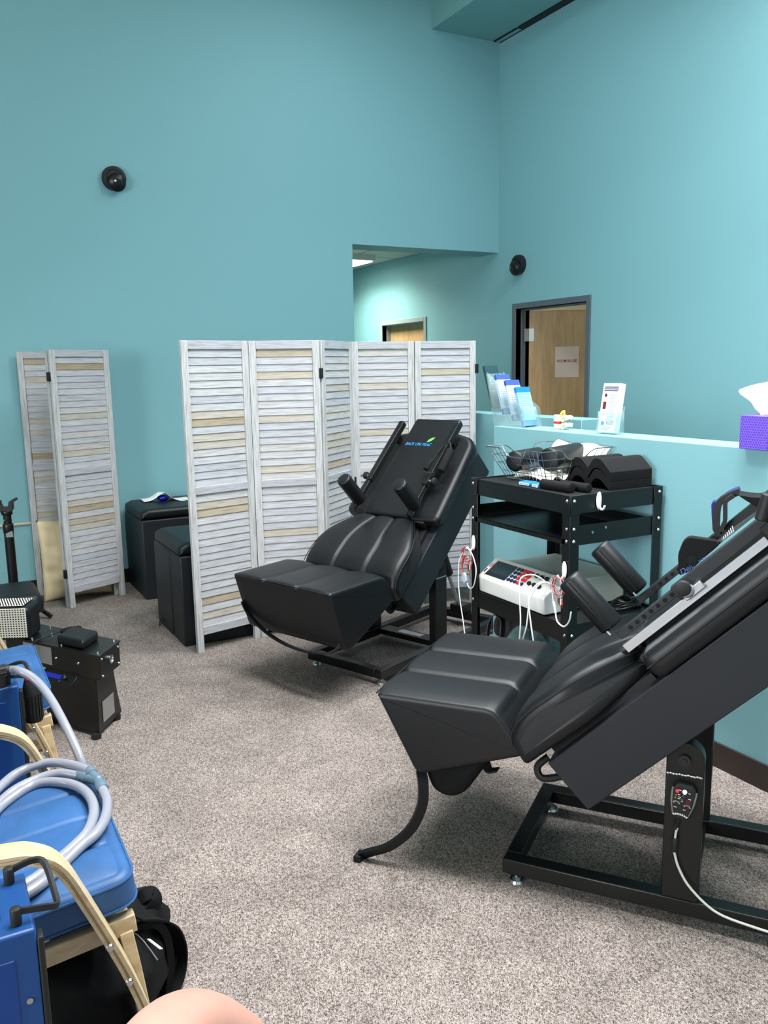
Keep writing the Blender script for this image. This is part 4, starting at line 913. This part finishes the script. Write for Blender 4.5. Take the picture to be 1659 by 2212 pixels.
# brochure holder with single sheet stack
ph = thing('leaflet_holder', 'clear acrylic holder with one white PULSE leaflet stack on the half wall', 'leaflet holder', (2.80, 2.935, HZ), 0, 'acrylic leaflet holders')
def acr(parent, pts, name='acrylic_panel', th=.003):
    b = MB(); b.add(pts, [tuple(range(len(pts)))]); return b.build(name, M_acryl, parent, solid=th, recalc=False)
ZR = Matrix.Rotation(radians(4), 4, 'Z')
LF = ZR @ frame_m((-.02, .0, .004), (0, -1, 0), (.17, 0, .985), (-.985, 0, .17))      # leaflet plane
W2 = .053
acr(ph, [LF @ Vector((-W2-.006, 0, .012)), LF @ Vector((W2+.006, 0, .012)), LF @ Vector((W2+.006, .10, .012)), LF @ Vector((-W2-.006, .10, .012))])
acr(ph, [LF @ Vector((-W2-.006, 0, -.03)), LF @ Vector((W2+.006, 0, -.03)), LF @ Vector((W2+.006, .13, -.03)), LF @ Vector((-W2-.006, .13, -.03))])
for s_ in (-1, 1): acr(ph, [LF @ Vector((s_*(W2+.006), 0, .012)), LF @ Vector((s_*(W2+.006), .10, .012)), LF @ Vector((s_*(W2+.006), .10, -.03)), LF @ Vector((s_*(W2+.006), 0, -.05))])
b = MB(); b.box(-W2, W2, .004, .232, -.022, .008, LF); lf = b.build('leaflet_stack', M_paper, ph)
text('PULSE', .017, M_navy, LF @ Matrix.Translation((.014, .045, .0086)), lf, sx=.9)
b = MB(); b.cyl((-.028, .045, .0082), (-.028, .045, .0090), .010, 20, M=LF); b.build('logo_disc', M_pulse, lf)
b = MB(); rr = random.Random(4)
for i in range(3): b.box(-W2+.008, W2-.01-.012*rr.random(), .212-i*.0085, .2165-i*.0085, .0082, .0088, LF)
b.build('headline', M_navy, lf)
b = MB()
for i in range(26):
    y = .182-i*.0058
    if .052 < y: b.box(-.012, W2-.006-.02*rr.random(), y, y+.0022, .0082, .0087, LF)
for i in range(3): b.box(-.03, .034-.02*rr.random(), .014+i*.006, .016+i*.006, .0082, .0087, LF)
b.build('small_print', mat('grey_ink', (150, 158, 170), .6), lf)
b = MB(); b.cyl((-.03, .176, .0082), (-.03, .176, .0088), .0085, 16, M=LF); b.build('round_picture', mat('dark_red_picture', (96, 34, 32), .5), lf)
b = MB(); b.cyl((-.03, .088, .0082), (-.03, .088, .0088), .0065, 16, M=LF); b.build('round_picture', mat('tan_picture', (190, 140, 110), .5), lf)
b = MB(); b.box(-.041, -.022, .112, .146, .0082, .0088, LF); b.build('square_picture', MATS['dark_red_picture'], lf)
# tiered brochure rack, facing the camera's side along the wall
bh = thing('brochure_rack', 'clear acrylic tiered brochure rack at the left end of the half wall', 'leaflet holder', (2.80, 3.64, HZ), group='acrylic leaflet holders')
UPb = Vector((0, .36, .93)); NRb = Vector((0, -.93, .36))
specs = [(3.80-3.64, .095, M_dkgreen, M_dkgreen, .245), (3.70-3.64, .065, M_broch, M_brochb, .225), (3.61-3.64, .035, M_broch, M_brochb, .225), (3.525-3.64, .008, M_skyb, M_sky, .215)]
for i, (y, z, ma, mb_, hh) in enumerate(specs):
    F = frame_m((0.0, y, z), (1, 0, 0), UPb, NRb)
    b = MB(); b.box(-.045, .045, .0, hh, -.012, .006, F); b.box(-.0452, .0452, hh-.03, hh+.0003, -.0122, .0064, F, mi=1); b.box(-.0452, .0452, -.0003, .03, -.0122, .0064, F, mi=1)
    st_ = b.build('brochure_stack', [ma, mb_], bh)
    b = MB()
    for k in range(11): b.box(-.036, .030-.02*((k*7) % 5)/5, .05+.0125*k, .053+.0125*k, .0062, .0068, F)
    b.build('small_print', M_txtg, st_)
    acr(bh, [F @ Vector(p) for p in ((-.052, -.004, .014), (.052, -.004, .014), (.052, .10, .014), (-.052, .10, .014))], 'pocket_front')
for x in (-.054, .054): acr(bh, [(x, .135, .002), (x, -.14, .002), (x, -.125, .10), (x, -.07, .13), (x, .20, .29)], 'side_panel')
acr(bh, [(-.054, .135, .002), (.054, .135, .002), (.054, .21, .28), (-.054, .21, .28)], 'back_panel')
# vertebra model
sp_ = thing('vertebra_model', 'plastic vertebra model with red disc and yellow nerve standing on the half wall', 'anatomical model', (2.83, 3.30, HZ), radians(5))
b = MB(); b.lathe([(.022, 0), (.026, .003), (.0225, .012), (.024, .022), (.026, .026), (.022, .027)], 24, Matrix.Translation((0, .03, .0)) @ Matrix.Diagonal((1, 1.1, 1, 1))); b.lathe([(.022, .038), (.026, .041), (.0225, .05), (.0225, .064), (.026, .070), (.022, .072)], 24, Matrix.Translation((0, .03, .0)) @ Matrix.Diagonal((1, 1.1, 1, 1)))
for z in (.018, .056): b.ball((0, -.02, z), (.016, .014, .012), 14); b.tube([(0, -.02, z), (-.005, -.045, z+.004), (-.004, -.066, z+.001)], [.011, .008, .006], 8); b.tube([(0, -.012, z), (-.024, -.02, z+.008), (-.04, -.026, z+.004)], [.009, .007, .006], 8); b.tube([(0, -.012, z), (.024, -.02, z+.008), (.04, -.026, z+.004)], [.009, .007, .006], 8); b.ball((-.015, -.012, z-.010), (.009, .010, .012), 10); b.ball((-.012, -.030, z+.010), .009, 10)
b.build('bone', M_bone, sp_, ang=70)
b = MB(); b.lathe([(.021, .026), (.0245, .029), (.0245, .037), (.021, .040)], 24, Matrix.Translation((0, .03, .0)) @ Matrix.Diagonal((1, 1.1, 1, 1))); b.build('disc', M_reddisc, sp_)
b = MB(); b.tube([(0, -.004, .05), (0, -.004, .095)], .008, 10, smooth=1); b.tube([(0, -.004, .09), (-.018, -.006, .084), (-.026, -.01, .066)], .005, 8); b.tube([(0, -.004, .09), (0.018, .012, .084), (.022, .016, .07)], .005, 8); b.build('nerve', M_yellow, sp_, ang=70)
#==LEFT==
# pole stand by the left wall
PSX, PSY = .405, 6.02
stn = thing('pole_stand', 'black telescopic pole stand with a forked cradle on top by the left wall', 'stand', (PSX, PSY, 0))
b = MB(); b.cyl((0, 0, .18), (.0, 0, .60), .031, 24); b.build('lower_tube', M_black, stn)
b = MB(); b.cyl((0, 0, .60), (0, 0, .66), .034, 24, rd=.004); b.cyl((0, 0, .66), (0, 0, .72), .026, 24); b.cyl((-.02, -.03, .69), (-.03, -.045, .69), .008, 10, mi=1); b.build('collar', [M_black, M_chrome], stn)
b = MB(); b.prism([(-.022, .575), (.024, .572), (.02, .615), (-.02, .60)], 0, .001, frame_m((0, -.033, 0), (1, 0, 0), (0, 0, 1), (0, -1, 0))); b.build('sticker', M_alu, stn)
b = MB(); b.cyl((0, 0, .72), (0, 0, .75), .036, 20, rd=.004); b.prism([(-.04, .74), (.035, .745), (.045, .76), (.045, .80), (.075, .82), (.065, .835), (.022, .81), (.015, .775), (-.02, .775), (-.03, .80), (-.028, .815), (-.06, .83), (-.075, .81), (-.055, .79), (-.05, .76)], -.022, .022, frame_m((0, 0, 0), (.95, -.3, 0), (0, 0, 1), (-.3, -.95, 0))); b.build('cradle', M_black, stn, bevel=.003)
b = MB()
for a in (90, 215, 330): b.beam((0, 0, .2), (.24*cos(radians(a)), .24*sin(radians(a)), .012), .025, .02)
b.build('tripod_legs', M_black, stn)
stl = thing('rolling_stool', 'black padded rolling stool at the far left by the beige pillow', 'stool', (.30, 5.72, 0))
b = MB(); b.loft(refine(fillet([(-.2, .16), (.23, .16), (.235, .245), (.2, .29), (-.2, .29)], [.02, .02, .03, .05, .03]), .05), -.26, .2, r=.05, M=SIDE); b.build('padded_seat', M_body, stl, ang=60)
b = MB(); b.box(-.16, .18, -.2, .15, .10, .17); b.build('base_plate', M_black, stl, bevel=.01)
for x, y in ((.18, .13), (.18, -.18), (-.16, .13), (-.16, -.18)):
    b = MB(); b.cyl((x-.014, y, .032), (x+.014, y, .032), .032, 20, rd=.004); b.cyl((x, y, .03), (x, y, .11), .012, 10); b.box(x-.02, x+.02, y-.02, y+.02, .05, .075); b.build('caster', M_blackm, stl)
# machine table with pad
zt2 = .40
RF, RB = at(214, 1418, 2, zt2), at(257, 1385, 2, zt2); LFp = at(49, 1381, 2, zt2); LB = LFp+(RB-RF)*1.0
mo = Vector(((RF.x+RB.x)/2-.06, (RF.y+RB.y)/2+.12, 0))
mt = thing('vibration_machine', 'low black steel machine with padded block on top, small display and toggle box', 'machine', mo)
ez = Vector((0, 0, 1)); dL = (LFp-RF); dL.z = 0; dD = (RB-RF); dD.z = 0
def qp(b, P, z0, z1, mi=0):
    v = [(p.x-mo.x, p.y-mo.y, z0) for p in P]+[(p.x-mo.x, p.y-mo.y, z1) for p in P]
    b.add(v, [(3, 2, 1, 0), (4, 5, 6, 7), (0, 1, 5, 4), (1, 2, 6, 5), (2, 3, 7, 6), (3, 0, 4, 7)], None, mi)
RF2, RB2 = RF.copy(), RB.copy()
b = MB(); qp(b, [RF, RB, RB+dL*1.25, RF+dL*1.25], zt2-.115, zt2-.004); b.build('housing', M_black, mt, bevel=.003)
b = MB(); e_ = .006; qp(b, [RF-dL.normalized()*e_-dD.normalized()*e_, RB-dL.normalized()*e_+dD.normalized()*e_, RB+dL*1.25+dD.normalized()*e_, RF+dL*1.25-dD.normalized()*e_], zt2-.004, zt2+.003); b.build('top_plate', M_black, mt, bevel=.001)
ln, dn = dL.normalized(), dD.normalized(); fn_ = Vector((ln.y, -ln.x, 0)); fn_ = fn_ if fn_.dot(dn) < 0 else -fn_; en_ = Vector((dn.y, -dn.x, 0)); en_ = en_ if en_.dot(ln) < 0 else -en_
def mp_(a, d, z): q = RF+ln*a+dn*d; return Vector((q.x-mo.x, q.y-mo.y, z))
Dw = dD.length; Lw = dL.length*1.25
b = MB()
for a_, d_ in ((.02, .02), (.02, Dw-.02), (.26, .02), (Lw*.72, .02), (Lw*.72, Dw-.02), (.40, Dw*.55)): b.cyl(mp_(a_, d_, zt2+.003), mp_(a_, d_, zt2+.011), .007, 10, r2=.005)
for a_ in (.14, .29): b.cyl(mp_(a_, 0, zt2-.055), mp_(a_, 0, zt2-.055)+fn_*.006, .007, 10, r2=.005)
for d_, z in ((.02, -.02), (Dw-.02, -.02), (.02, -.10), (Dw-.02, -.10)): b.cyl(mp_(0, d_, zt2+z), mp_(0, d_, zt2+z)+en_*.006, .006, 10, r2=.004)
b.build('screw', M_chrome, mt)
b = MB(); b.lathe([(.012, 0), (.02, .001), (.02, .008), (.014, .01), (.012, .004)], 20, frame_m(mp_(0, Dw*.5, zt2-.05), dn, ez, en_)); b.build('port_ring', M_chrome, mt)
b = MB(); q0, q1 = mp_(.34, 0, 0), mp_(.52, 0, 0); b.box(0, .2, -.095, -.01, .0, .0015, frame_m(q1+Vector((0, 0, zt2)), -ln, ez, fn_)); b.build('silver_plate', M_alu, mt)
PMt = frame_m(mp_(.20, .09, zt2+.003), -ln, dn, ez)
b = MB(); b.loft(refine(fillet([(-.09, -.075), (.09, -.075), (.09, .085), (-.09, .085)], .015), .05), 0, .045, r=.014, M=PMt, nmid=2); b.build('padded_block', M_leather, mt, ang=50)
# display wing under the top
b = MB(); F = frame_m(mp_(.15, 0, zt2-.125), ln, fn_*.8-ez*.6, ez*.8+fn_*.6)
b.box(0, .26, 0, .05, 0, .006, F); wg = b.build('display_wing', M_black, mt, bevel=.002)
b = MB(); b.box(.09, .22, .012, .034, .006, .0075, F); b.build('display', M_lcd, wg)
b = MB(); b.cyl(F @ Vector((.055, .022, .006)), F @ Vector((.055, .022, .018)), .008, 14, mi=0); b.cyl(F @ Vector((.055, .022, .018)), F @ Vector((.055, .022, .0195)), .006, 14, mi=1)
for p_ in ((.08, .008), (.085, .042), (.24, .01)): b.cyl(F @ Vector((*p_, .006)), F @ Vector((*p_, .008)), .003, 8, mi=1)
b.build('dial', [M_blackm, M_chrome], wg)
# waisted pedestal
def ped(b):
    zs = [(0.02, .30, 1.18), (.06, .285, 1.12), (.14, .245, .98), (.22, .225, .90), (zt2-.115, .225, .86)]
    rings = []
    for z, l_, dk_ in zs:
        c0_ = Dw*.5+.03*(1-(z/.3)); a0, a1 = .045+.0*z, .045+l_; h = Dw*dk_*.5
        rings += [mp_(a0, c0_-h, z), mp_(a0, c0_+h, z), mp_(a1+.12, c0_+h, z), mp_(a1+.12, c0_-h, z)]
    f = [(0, 1, 2, 3), tuple(range(len(rings)-4, len(rings)))]
    for j in range(len(zs)-1):
        for i in range(4): f.append((j*4+i, j*4+(i+1) % 4, (j+1)*4+(i+1) % 4, (j+1)*4+i))
    b.add(rings, f)
b = MB(); ped(b); pdt = b.build('pedestal', M_black, mt, bevel=.004)
b = MB(); b.box(-.06, .06, 0, .10, 0, .0015, frame_m(mp_(.0435, Dw*.55, .055), dn, ez, en_)); b.build('spec_plate', M_alu, pdt)
b = MB()
for a_, d_ in ((.06, 0), (.06, Dw), (.38, 0), (.38, Dw)): b.cyl(mp_(a_, d_, 0), mp_(a_, d_, .024), .022, 14)
b.build('rubber_feet', M_blackm, pdt)
# microphone-like hand pump resting on the plate
hp_ = thing('hand_switch', 'black bulb hand switch with a thin cable lying on the low machine', 'hand switch', mo)
b = MB(); p0, p1 = mp_(.345, .13, zt2+.022), mp_(.265, .20, zt2+.024); d_ = (p1-p0)
b.cyl(p0, p0+d_*.5, .011, 16, r2=.018); b.cyl(p0+d_*.5, p1, .018, 16, r2=.017, rd=.003); b.ball(p1, .0165, 14); b.build('bulb', M_foam, hp_, ang=60)
b = MB(); b.tube([p0, p0+Vector((-.02, -.02, .004)), mp_(.40, .04, zt2+.012), mp_(.425, -.004, zt2+.006), mp_(.44, -.02, zt2-.03), mp_(.45, -.03, zt2-.09), mp_(.46, -.03, zt2-.16)], .0035, 8); b.build('cable', M_blackm, hp_)
# mesh-faced cushion standing on the left end of the plate
cu = thing('mesh_cushion', 'black leather cushion with white perforated face standing on the low machine', 'cushion', (.26, 4.18, zt2+.004))
CM = rotz(radians(-26))
cp0 = [(-.30, 0), (.085, 0), (.085, .148), (.05, .165), (-.30, .165)]
b = MB(); b.loft(refine(fillet(cp0, [.02, .02, .03, .03, .02]), .04), -.015, .125, r=.014, M=CM @ SIDE); b.build('cushion_body', M_leather, cu, ang=50)
b = MB(); b.box(-.30, .072, -.020, -.014, .012, .155, CM); b.box(-.30, .06, -.012, .118, .1655, .170, CM); b.build('perforated_face', M_mesh, cu, bevel=.004)
# ---- armchairs with bent birch frames
def armchair(label, ox_, oy_):
    t = thing('armchair', label, 'armchair', (ox_, oy_, 0), 0, None)
    # x forward, y to the far arm; near arm y=0, far arm y=.70
    prof = [(-.42, .66), (-.20, .655), (.03, .65), (.10, .632), (.145, .59), (.185, .50), (.225, .40), (.265, .29), (.30, .17), (.325, .05), (.31, .018), (.25, .008), (-.1, .004), (-.45, .004)]
    for y in (0, .70):
        b = MB(); b.tube([(p[0], y, p[1]) for p in prof], .01, flat=(.064, .022), smooth=4); ar = b.build('arm_frame', M_wood, t, bevel=.002, ang=50)
        b = MB(); yy = y-.012 if y == 0 else y-.012
        for lz in (-.004, .004): b.tube([(p[0]-.0, y-.0325, p[1]+lz) for p in prof], .0009, 4, smooth=4)
        b.build('ply_layers', mat('ply_edge', (140, 104, 62), .6) if 'ply_edge' not in MATS else MATS['ply_edge'], ar)
        b = MB()
        for x_, z_ in ((.232, .385), (.268, .285)): b.cyl((x_-.005, y-.032, z_), (x_-.005, y-.037, z_), .0095, 16, r2=.007); b.cyl((x_-.005, y-.037, z_), (x_-.005, y-.0375, z_), .004, 6)
        b.build('bolt', M_chrome, ar)
    for y in (.055, .645): b = MB(); b.beam((-.45, y, .30), (.30, y, .375), .03, .045); b.build('seat_rail', M_wood, t, bevel=.003)
    b = MB()
    for x_, z_ in ((.27, .355), (-.05, .325), (-.38, .292)): b.box(x_-.025, x_+.025, .05, .65, z_-.012, z_+.012)
    b.build('cross_rail', M_wood, t, bevel=.003)
    for y in (.05, .65):
        b = MB(); b.tube([(.275, y, .36), (.29, y, .25), (.305, y, .12), (.315, y, .02)], .01, flat=(.03, .03), smooth=3); b.build('front_leg', M_wood, t, bevel=.002, ang=50)
    # seat cushion
    CMx = frame_m((0, 0, .385), (1, 0, .10), (0, 1, 0), (-.10, 0, 1))
    ol = refine(fillet([(-.45, .035), (.315, .035), (.315, .665), (-.45, .665)], [.03, .06, .06, .03], 6), .05)
    b = MB(); b.loft(ol, 0, .085, r=.022, M=CMx, nmid=3); sc_ = b.build('seat_cushion', M_blue, t, ang=50)
    # quilted top
    def qt(u, v):
        x, y = -.43+.725*u, .055+.59*v; g = sum(math.exp(-((y-q)/.006)**2) for q in (.20, .35, .50))
        e = min(1, 9*min(u, 1-u, v, 1-v)); cr = .016*(e**.5)*(1+.25*abs(sin(pi*(y-.05)/.15))); return (x, y, .080+cr-.007*g)
    b = MB(); b.grid(qt, 30, 84, CMx); b.build('quilted_top', M_blue, sc_, ang=80, recalc=False)
    b = MB()
    for z_ in (.012, .073):
        pts = [(p[0], p[1], z_) for p in refine(fillet([(-.45, .036), (.314, .036), (.314, .664), (-.45, .664)], [.03, .06, .06, .03], 6), .05)]; b = MB(); b.tube(pts+[pts[0]], .0036, 6, M=CMx, smooth=1); b.build('piping', M_blue, sc_)
    # back rest (outside the frame on the left)
    b = MB(); b.loft(fillet([(-.44, .44), (-.36, .40), (-.62, 1.0), (-.70, .98)], .02), .04, .66, r=.03, seams=(.20, .35, .50), M=SIDE); b.build('back_cushion', M_blue, t, ang=50)
    for y in (.07, .63): b = MB(); b.beam((-.46, y, .29), (-.735, y, .97), .03, .045); b.build('back_frame', M_wood, t)
    return t
ac1 = armchair('blue cushioned armchair with bent birch arms in the left foreground, hoses coiled on its seat', .015, 1.79)
ac2 = armchair('farther blue cushioned armchair with bent birch frame, in front of the low black machine', .0, 3.12)
# ---- blue console cases with black bail handles
def console(x1, y0, y1, H, label, side_extra=True, rz=0):
    t = thing('compression_console', label, 'medical device', (x1, (y0+y1)/2, 0), rz); hy_ = (y1-y0)/2; D = .34
    b = MB(); b.box(-D, 0, -hy_, hy_, .03, H); cs_ = b.build('case', M_bluem, t, bevel=.006)
    b = MB(); b.box(-D+.04, -.04, -hy_-.002, -hy_+.002, .06, H-.05); b.build('side_recess', mat('blue_recess', (8, 54, 120), .4) if 'blue_recess' not in MATS else MATS['blue_recess'], t, bevel=.004)
    b = MB(); b.prism(fillet([(-D+.05, -hy_+.045), (-.055, -hy_+.045), (-.055, hy_-.045), (-D+.05, hy_-.045)], .02), H, H+.002, None); b.build('control_window', M_mess, t)
    # bail handle on the right edge
    b = MB(); hy2 = hy_-.03
    b.tube([(-.03, hy2, H+.026), (.01, hy2, H+.036), (.032, hy2-.006, H+.034), (.040, hy2-.03, H+.024), (.044, 0, H+.006), (.045, -hy2+.03, H-.0), (.038, -hy2+.008, H+.010), (.01, -hy2, H+.020), (-.03, -hy2, H+.026)], .01, flat=(.008, .011), smooth=4)
    for y in (hy2, -hy2): b.cyl((-.03, y, H), (-.03, y, H+.034), .010, 16, rd=.002)
    b.build('bail_handle', M_blackm, t, ang=50)
    b = MB(); b.box(0.0, .012, -hy_+.0, -hy_+.03, .05, H-.02); b.build('edge_strip', M_blackm, t, bevel=.003)
    b = MB()
    for x_, y_ in ((-.04, -hy_+.04), (-D+.04, -hy_+.04), (-.04, hy_-.04), (-D+.04, hy_-.04)): b.cyl((x_, y_, 0), (x_, y_, .032), .018, 14)
    b.build('rubber_feet', M_blackm, t)
    b = MB(); b.cyl((-.022, -hy_-.001, H-.14), (-.022, -hy_-.003, H-.14), .006, 12); b.build('screw', M_chrome, t)
    return t
cn1 = console(.085, 1.53, 1.735, .635, 'blue metal compression console in the bottom left corner beside the armchair')
cn2 = console(.180, 2.895, 3.055, .625, 'blue metal compression console between the two armchairs with a hose plugged in')
# cylinder with red cap at the far console
for q in (ac1, ac2): q['group'] = 'blue birch armchairs'
for q in (cn1, cn2): q['group'] = 'blue compression consoles'
cyl_ = thing('water_filter', 'black ribbed cylinder with red cap fixed beside the farther blue console', 'canister', (.222, 2.94, .475))
b = MB()
for i in range(18):
    a = 2*pi*i/18; b.box(-.003, .003, .027, .031, .01, .10, Matrix.Rotation(a, 4, 'Z'))
b.cyl((0, 0, 0), (0, 0, .125), .028, 28, rd=.003); b.cyl((0, 0, .125), (0, 0, .148), .0275, 28, r2=.021); b.box(-.042, -.02, -.018, .018, .02, .09); b.build('ribbed_body', M_blackm, cyl_)
b = MB(); b.cyl((0, 0, .148), (0, 0, .158), .0205, 24, rd=.003); b.build('red_cap', mat('red_cap_plastic', (190, 20, 34), .3), cyl_)
b = MB(); b.box(-.042, -.034, -.014, .014, -.10, 0.06); b.build('stem', M_blackm, cyl_)
# hose from the far console
hs = thing('air_hose', 'pale grey hose arching from the farther blue console to the coil', 'hose', (.2, 2.8, .7))
hpts = [at(-95, 1500, 2, .640), at(-75, 1478, 2, .66), at(-40, 1460, 2, .675), at(20, 1447, 2, .675), at(45, 1450, 1, 2.83), at(78, 1470, 1, 2.78), at(110, 1510, 1, 2.70), at(145, 1575, 1, 2.58), at(170, 1630, 1, 2.50), at(182, 1668, 1, 2.47)]
b = MB(); b.tube([p-Vector((.2, 2.8, .7)) for p in hpts], .0132, 16, smooth=8); b.build('hose', M_tube, hs, ang=60)
b = MB(); d_ = (hpts[3]-hpts[2]).normalized(); p_ = hpts[3]-Vector((.2, 2.8, .7))
b.cyl(p_-d_*.06, p_, .020, 20, rd=.003); 
for i in range(10): a = 2*pi*i/10; b.cyl(p_-d_*.055+Vector((0, .02*cos(a), .02*sin(a))), p_-d_*.01+Vector((0, .02*cos(a), .02*sin(a))), .003, 6)
b.cyl(p_-d_*.03-Vector((0, 0, .10)), p_-d_*.03, .02, 16); b.build('connector', M_blackm, hs)
# coil of hose on the near seat
hc = thing('hose_coil', 'coil of thick pale grey hoses with Y fitting lying on the near blue armchair', 'hose', (.15, 2.2, .46))
def seatz(x): return .385+.10*(x-.015)+.098+.012
def onseat(x, y, dz=0):
    z = .49
    for _ in range(4): P = at(x, y, 2, z); z = seatz(P.x)+dz
    return at(x, y, 2, z)-Vector((.15, 2.2, .46))
H1 = [(45, 1945), (-20, 1962), (-85, 1935), (-105, 1880), (-90, 1830), (-60, 1790), (-40, 1745), (0, 1700), (40, 1668), (90, 1650), (130, 1648), (165, 1655), (192, 1664)]
H2 = [(-95, 1905), (-95, 1865), (-60, 1830), (-30, 1770), (20, 1715), (75, 1685), (125, 1671), (172, 1676)]
H3 = [(20, 1934), (-40, 1950), (-90, 1920), (-100, 1885), (-70, 1850), (-20, 1765), (30, 1720), (80, 1693), (130, 1690), (170, 1700), (195, 1722), (203, 1755), (190, 1795), (160, 1828), (120, 1862), (80, 1895), (30, 1925)]
H4 = [(222, 1706), (232, 1730), (228, 1765), (208, 1800), (175, 1828), (140, 1862), (95, 1905), (50, 1935)]
for i, Hh in enumerate((H1, H2, H3, H4)):
    b = MB(); b.tube([onseat(x, y, (.018, .004, .001, .001)[i]) for x, y in Hh], .0132, 16, smooth=5); b.build('hose', M_tube, hc, ang=60)
b = MB(); yj = onseat(212, 1686, .006)
for q, dz in (((190, 1663), .014), ((170, 1675), .002)):
    p_ = onseat(*q, dz); b.cyl(p_, p_+(yj-p_)*.45, .0165, 18, rd=.002); b.cyl(p_+(yj-p_)*.4, yj, .0135, 18)
p_ = onseat(222, 1706); b.cyl(p_, p_+(yj-p_)*.6, .0165, 18, rd=.002); b.cyl(p_, yj, .0135, 18); b.ball(yj, .0165, 14)
b.build('y_fitting', M_fit, hc, ang=50)
#==BAG==
bg = thing('backpack', 'black cloth backpack slumped on the carpet beneath the near armchair', 'backpack', (.27, 2.05, 0))
def bagb(u, v):
    a = 2*pi*u; ph = pi*v; sx_, sy_, sz_ = .145, .215, .14
    c_, s_ = cos(a), sin(a); sg = lambda q: math.copysign(abs(q)**.7, q)
    w_ = 1+.05*sin(3*a+1.3)*sin(ph*2)+.04*sin(7*a+5*ph)+.03*sin(11*ph+2*a)
    return (sx_*sg(c_)*sin(ph)**.6*w_, sy_*sg(s_)*sin(ph)**.6*w_, sz_*.92-sz_*.9*math.copysign(abs(cos(ph))**.8, cos(ph))*(1 if cos(ph) > 0 else (1+.12*sin(2*a))))
b = MB(); b.grid(bagb, 48, 26, rotz(-.5)); b.build('bag_body', M_bag, bg, ang=75)
b = MB(); b.tube([(.06, .0, .25), (.11, .01, .235), (.135, .02, .18), (.14, .02, .10), (.13, .02, .03)], .01, flat=(.13, .02)); b.build('front_pocket', M_bag, bg, ang=60)
b = MB(); o_ = Vector((.27, 2.05, 0)); q = [(275, 1990, .22), (292, 1952, .25), (312, 1934, .27), (330, 1928, .27), (338, 1948, .25), (318, 1975, .23)]
b.tube([at(x, y, 2, z)-o_ for x, y, z in q], .01, flat=(.035, .004), smooth=5); b.build('top_handle', M_bag, bg, ang=60)
b = MB(); q = [(300, 1985, .28), (340, 1985, .24), (375, 2000, .18), (392, 2035, .11), (394, 2075, .05), (385, 2120, .015), (365, 2160, .008)]
b.tube([at(x, y, 2, z)-o_ for x, y, z in q], .01, flat=(.032, .005), smooth=5)
q = [(352, 1995, .20), (366, 2010, .15), (374, 2040, .08), (372, 2080, .03), (352, 2125, .012), (318, 2170, .01), (290, 2195, .012)]
b.tube([at(x, y, 2, z)-o_ for x, y, z in q], .01, flat=(.045, .006), smooth=5); b.build('shoulder_strap', M_bag, bg, ang=60)
b = MB(); P = at(334, 2040, 2, .215)-o_; b.box(-.005, .005, -.028, .028, 0, .002, Matrix.Translation(P) @ Matrix.Rotation(.35, 4, 'Z') @ Matrix.Rotation(.5, 4, 'Y')); b.build('white_tag', M_paper, bg)
b = MB(); P0, P1 = at(240, 1995, 2, .29)-o_, at(340, 2075, 2, .25)-o_; b.tube([P0, (P0+P1)/2+Vector((0.01, 0, .012)), P1], .003, 6); b.build('zip', M_black, bg)
#==PERSON==
# the sitter's bent knee at the lower edge of the picture
def skin_leg():
    global o0_
    t = thing('person', 'person wearing blue shorts, only a bent bare knee showing at the bottom edge', 'person', (.1, .55, 0))
    o0 = Vector((.1, .55, 0)); SH = (-.066, .034, -.030)
    J = [(-.12, .42, .62, .10), (.02, .62, .68, .094), (.15, .84, .725, .084), (.255, 1.00, .745, .072), (.325, 1.075, .715, .066), (.40, 1.085, .62, .060), (.45, 1.07, .50, .062), (.50, 1.05, .33, .05), (.54, 1.04, .14, .036), (.545, 1.05, .055, .04), (.60, 1.10, .045, .036), (.655, 1.165, .032, .03), (.69, 1.21, .026, .022)]
    J = [(x+SH[0], y+SH[1], z+SH[2] if z > .1 else z, r_) for x, y, z, r_ in J]
    me = bpy.data.meshes.new('leg'); me.from_pydata([tuple(Vector(j[:3])-o0) for j in J], [(i, i+1) for i in range(len(J)-1)], [])
    o = bpy.data.objects.new('bare_leg', me); COL.objects.link(o); o.parent = t; me.materials.append(M_skin)
    sk = o.modifiers.new('skin', 'SKIN'); sk.use_smooth_shade = True
    for i, sv in enumerate(me.skin_vertices[0].data): sv.radius = (J[i][3], J[i][3]); sv.use_root = (i == 0)
    su = o.modifiers.new('sub', 'SUBSURF'); su.levels = 3; su.render_levels = 3
    b = MB(); pts = [Vector(j[:3])-o0 for j in J[:4]]; pts[-1] = pts[-2]+(pts[-1]-pts[-2])*.62
    b.tube(pts, [.125, .118, .108, .104], 28, smooth=4); b.build('shorts', M_denim, t, ang=60)
    b = MB(); b.tube([Vector((-.215, .47, .585))-o0, Vector((-.34, .36, .62))-o0, Vector((-.40, .27, .76))-o0], [.13, .15, .15], 20); b.build('hip', M_denim, t, ang=60)
    return t
skin_leg()
#==RENDER==
SC.view_settings.view_transform = 'Standard'; SC.view_settings.look = 'None'; SC.view_settings.gamma = 1; SC.view_settings.exposure = 0
SC.view_settings.use_curve_mapping = False
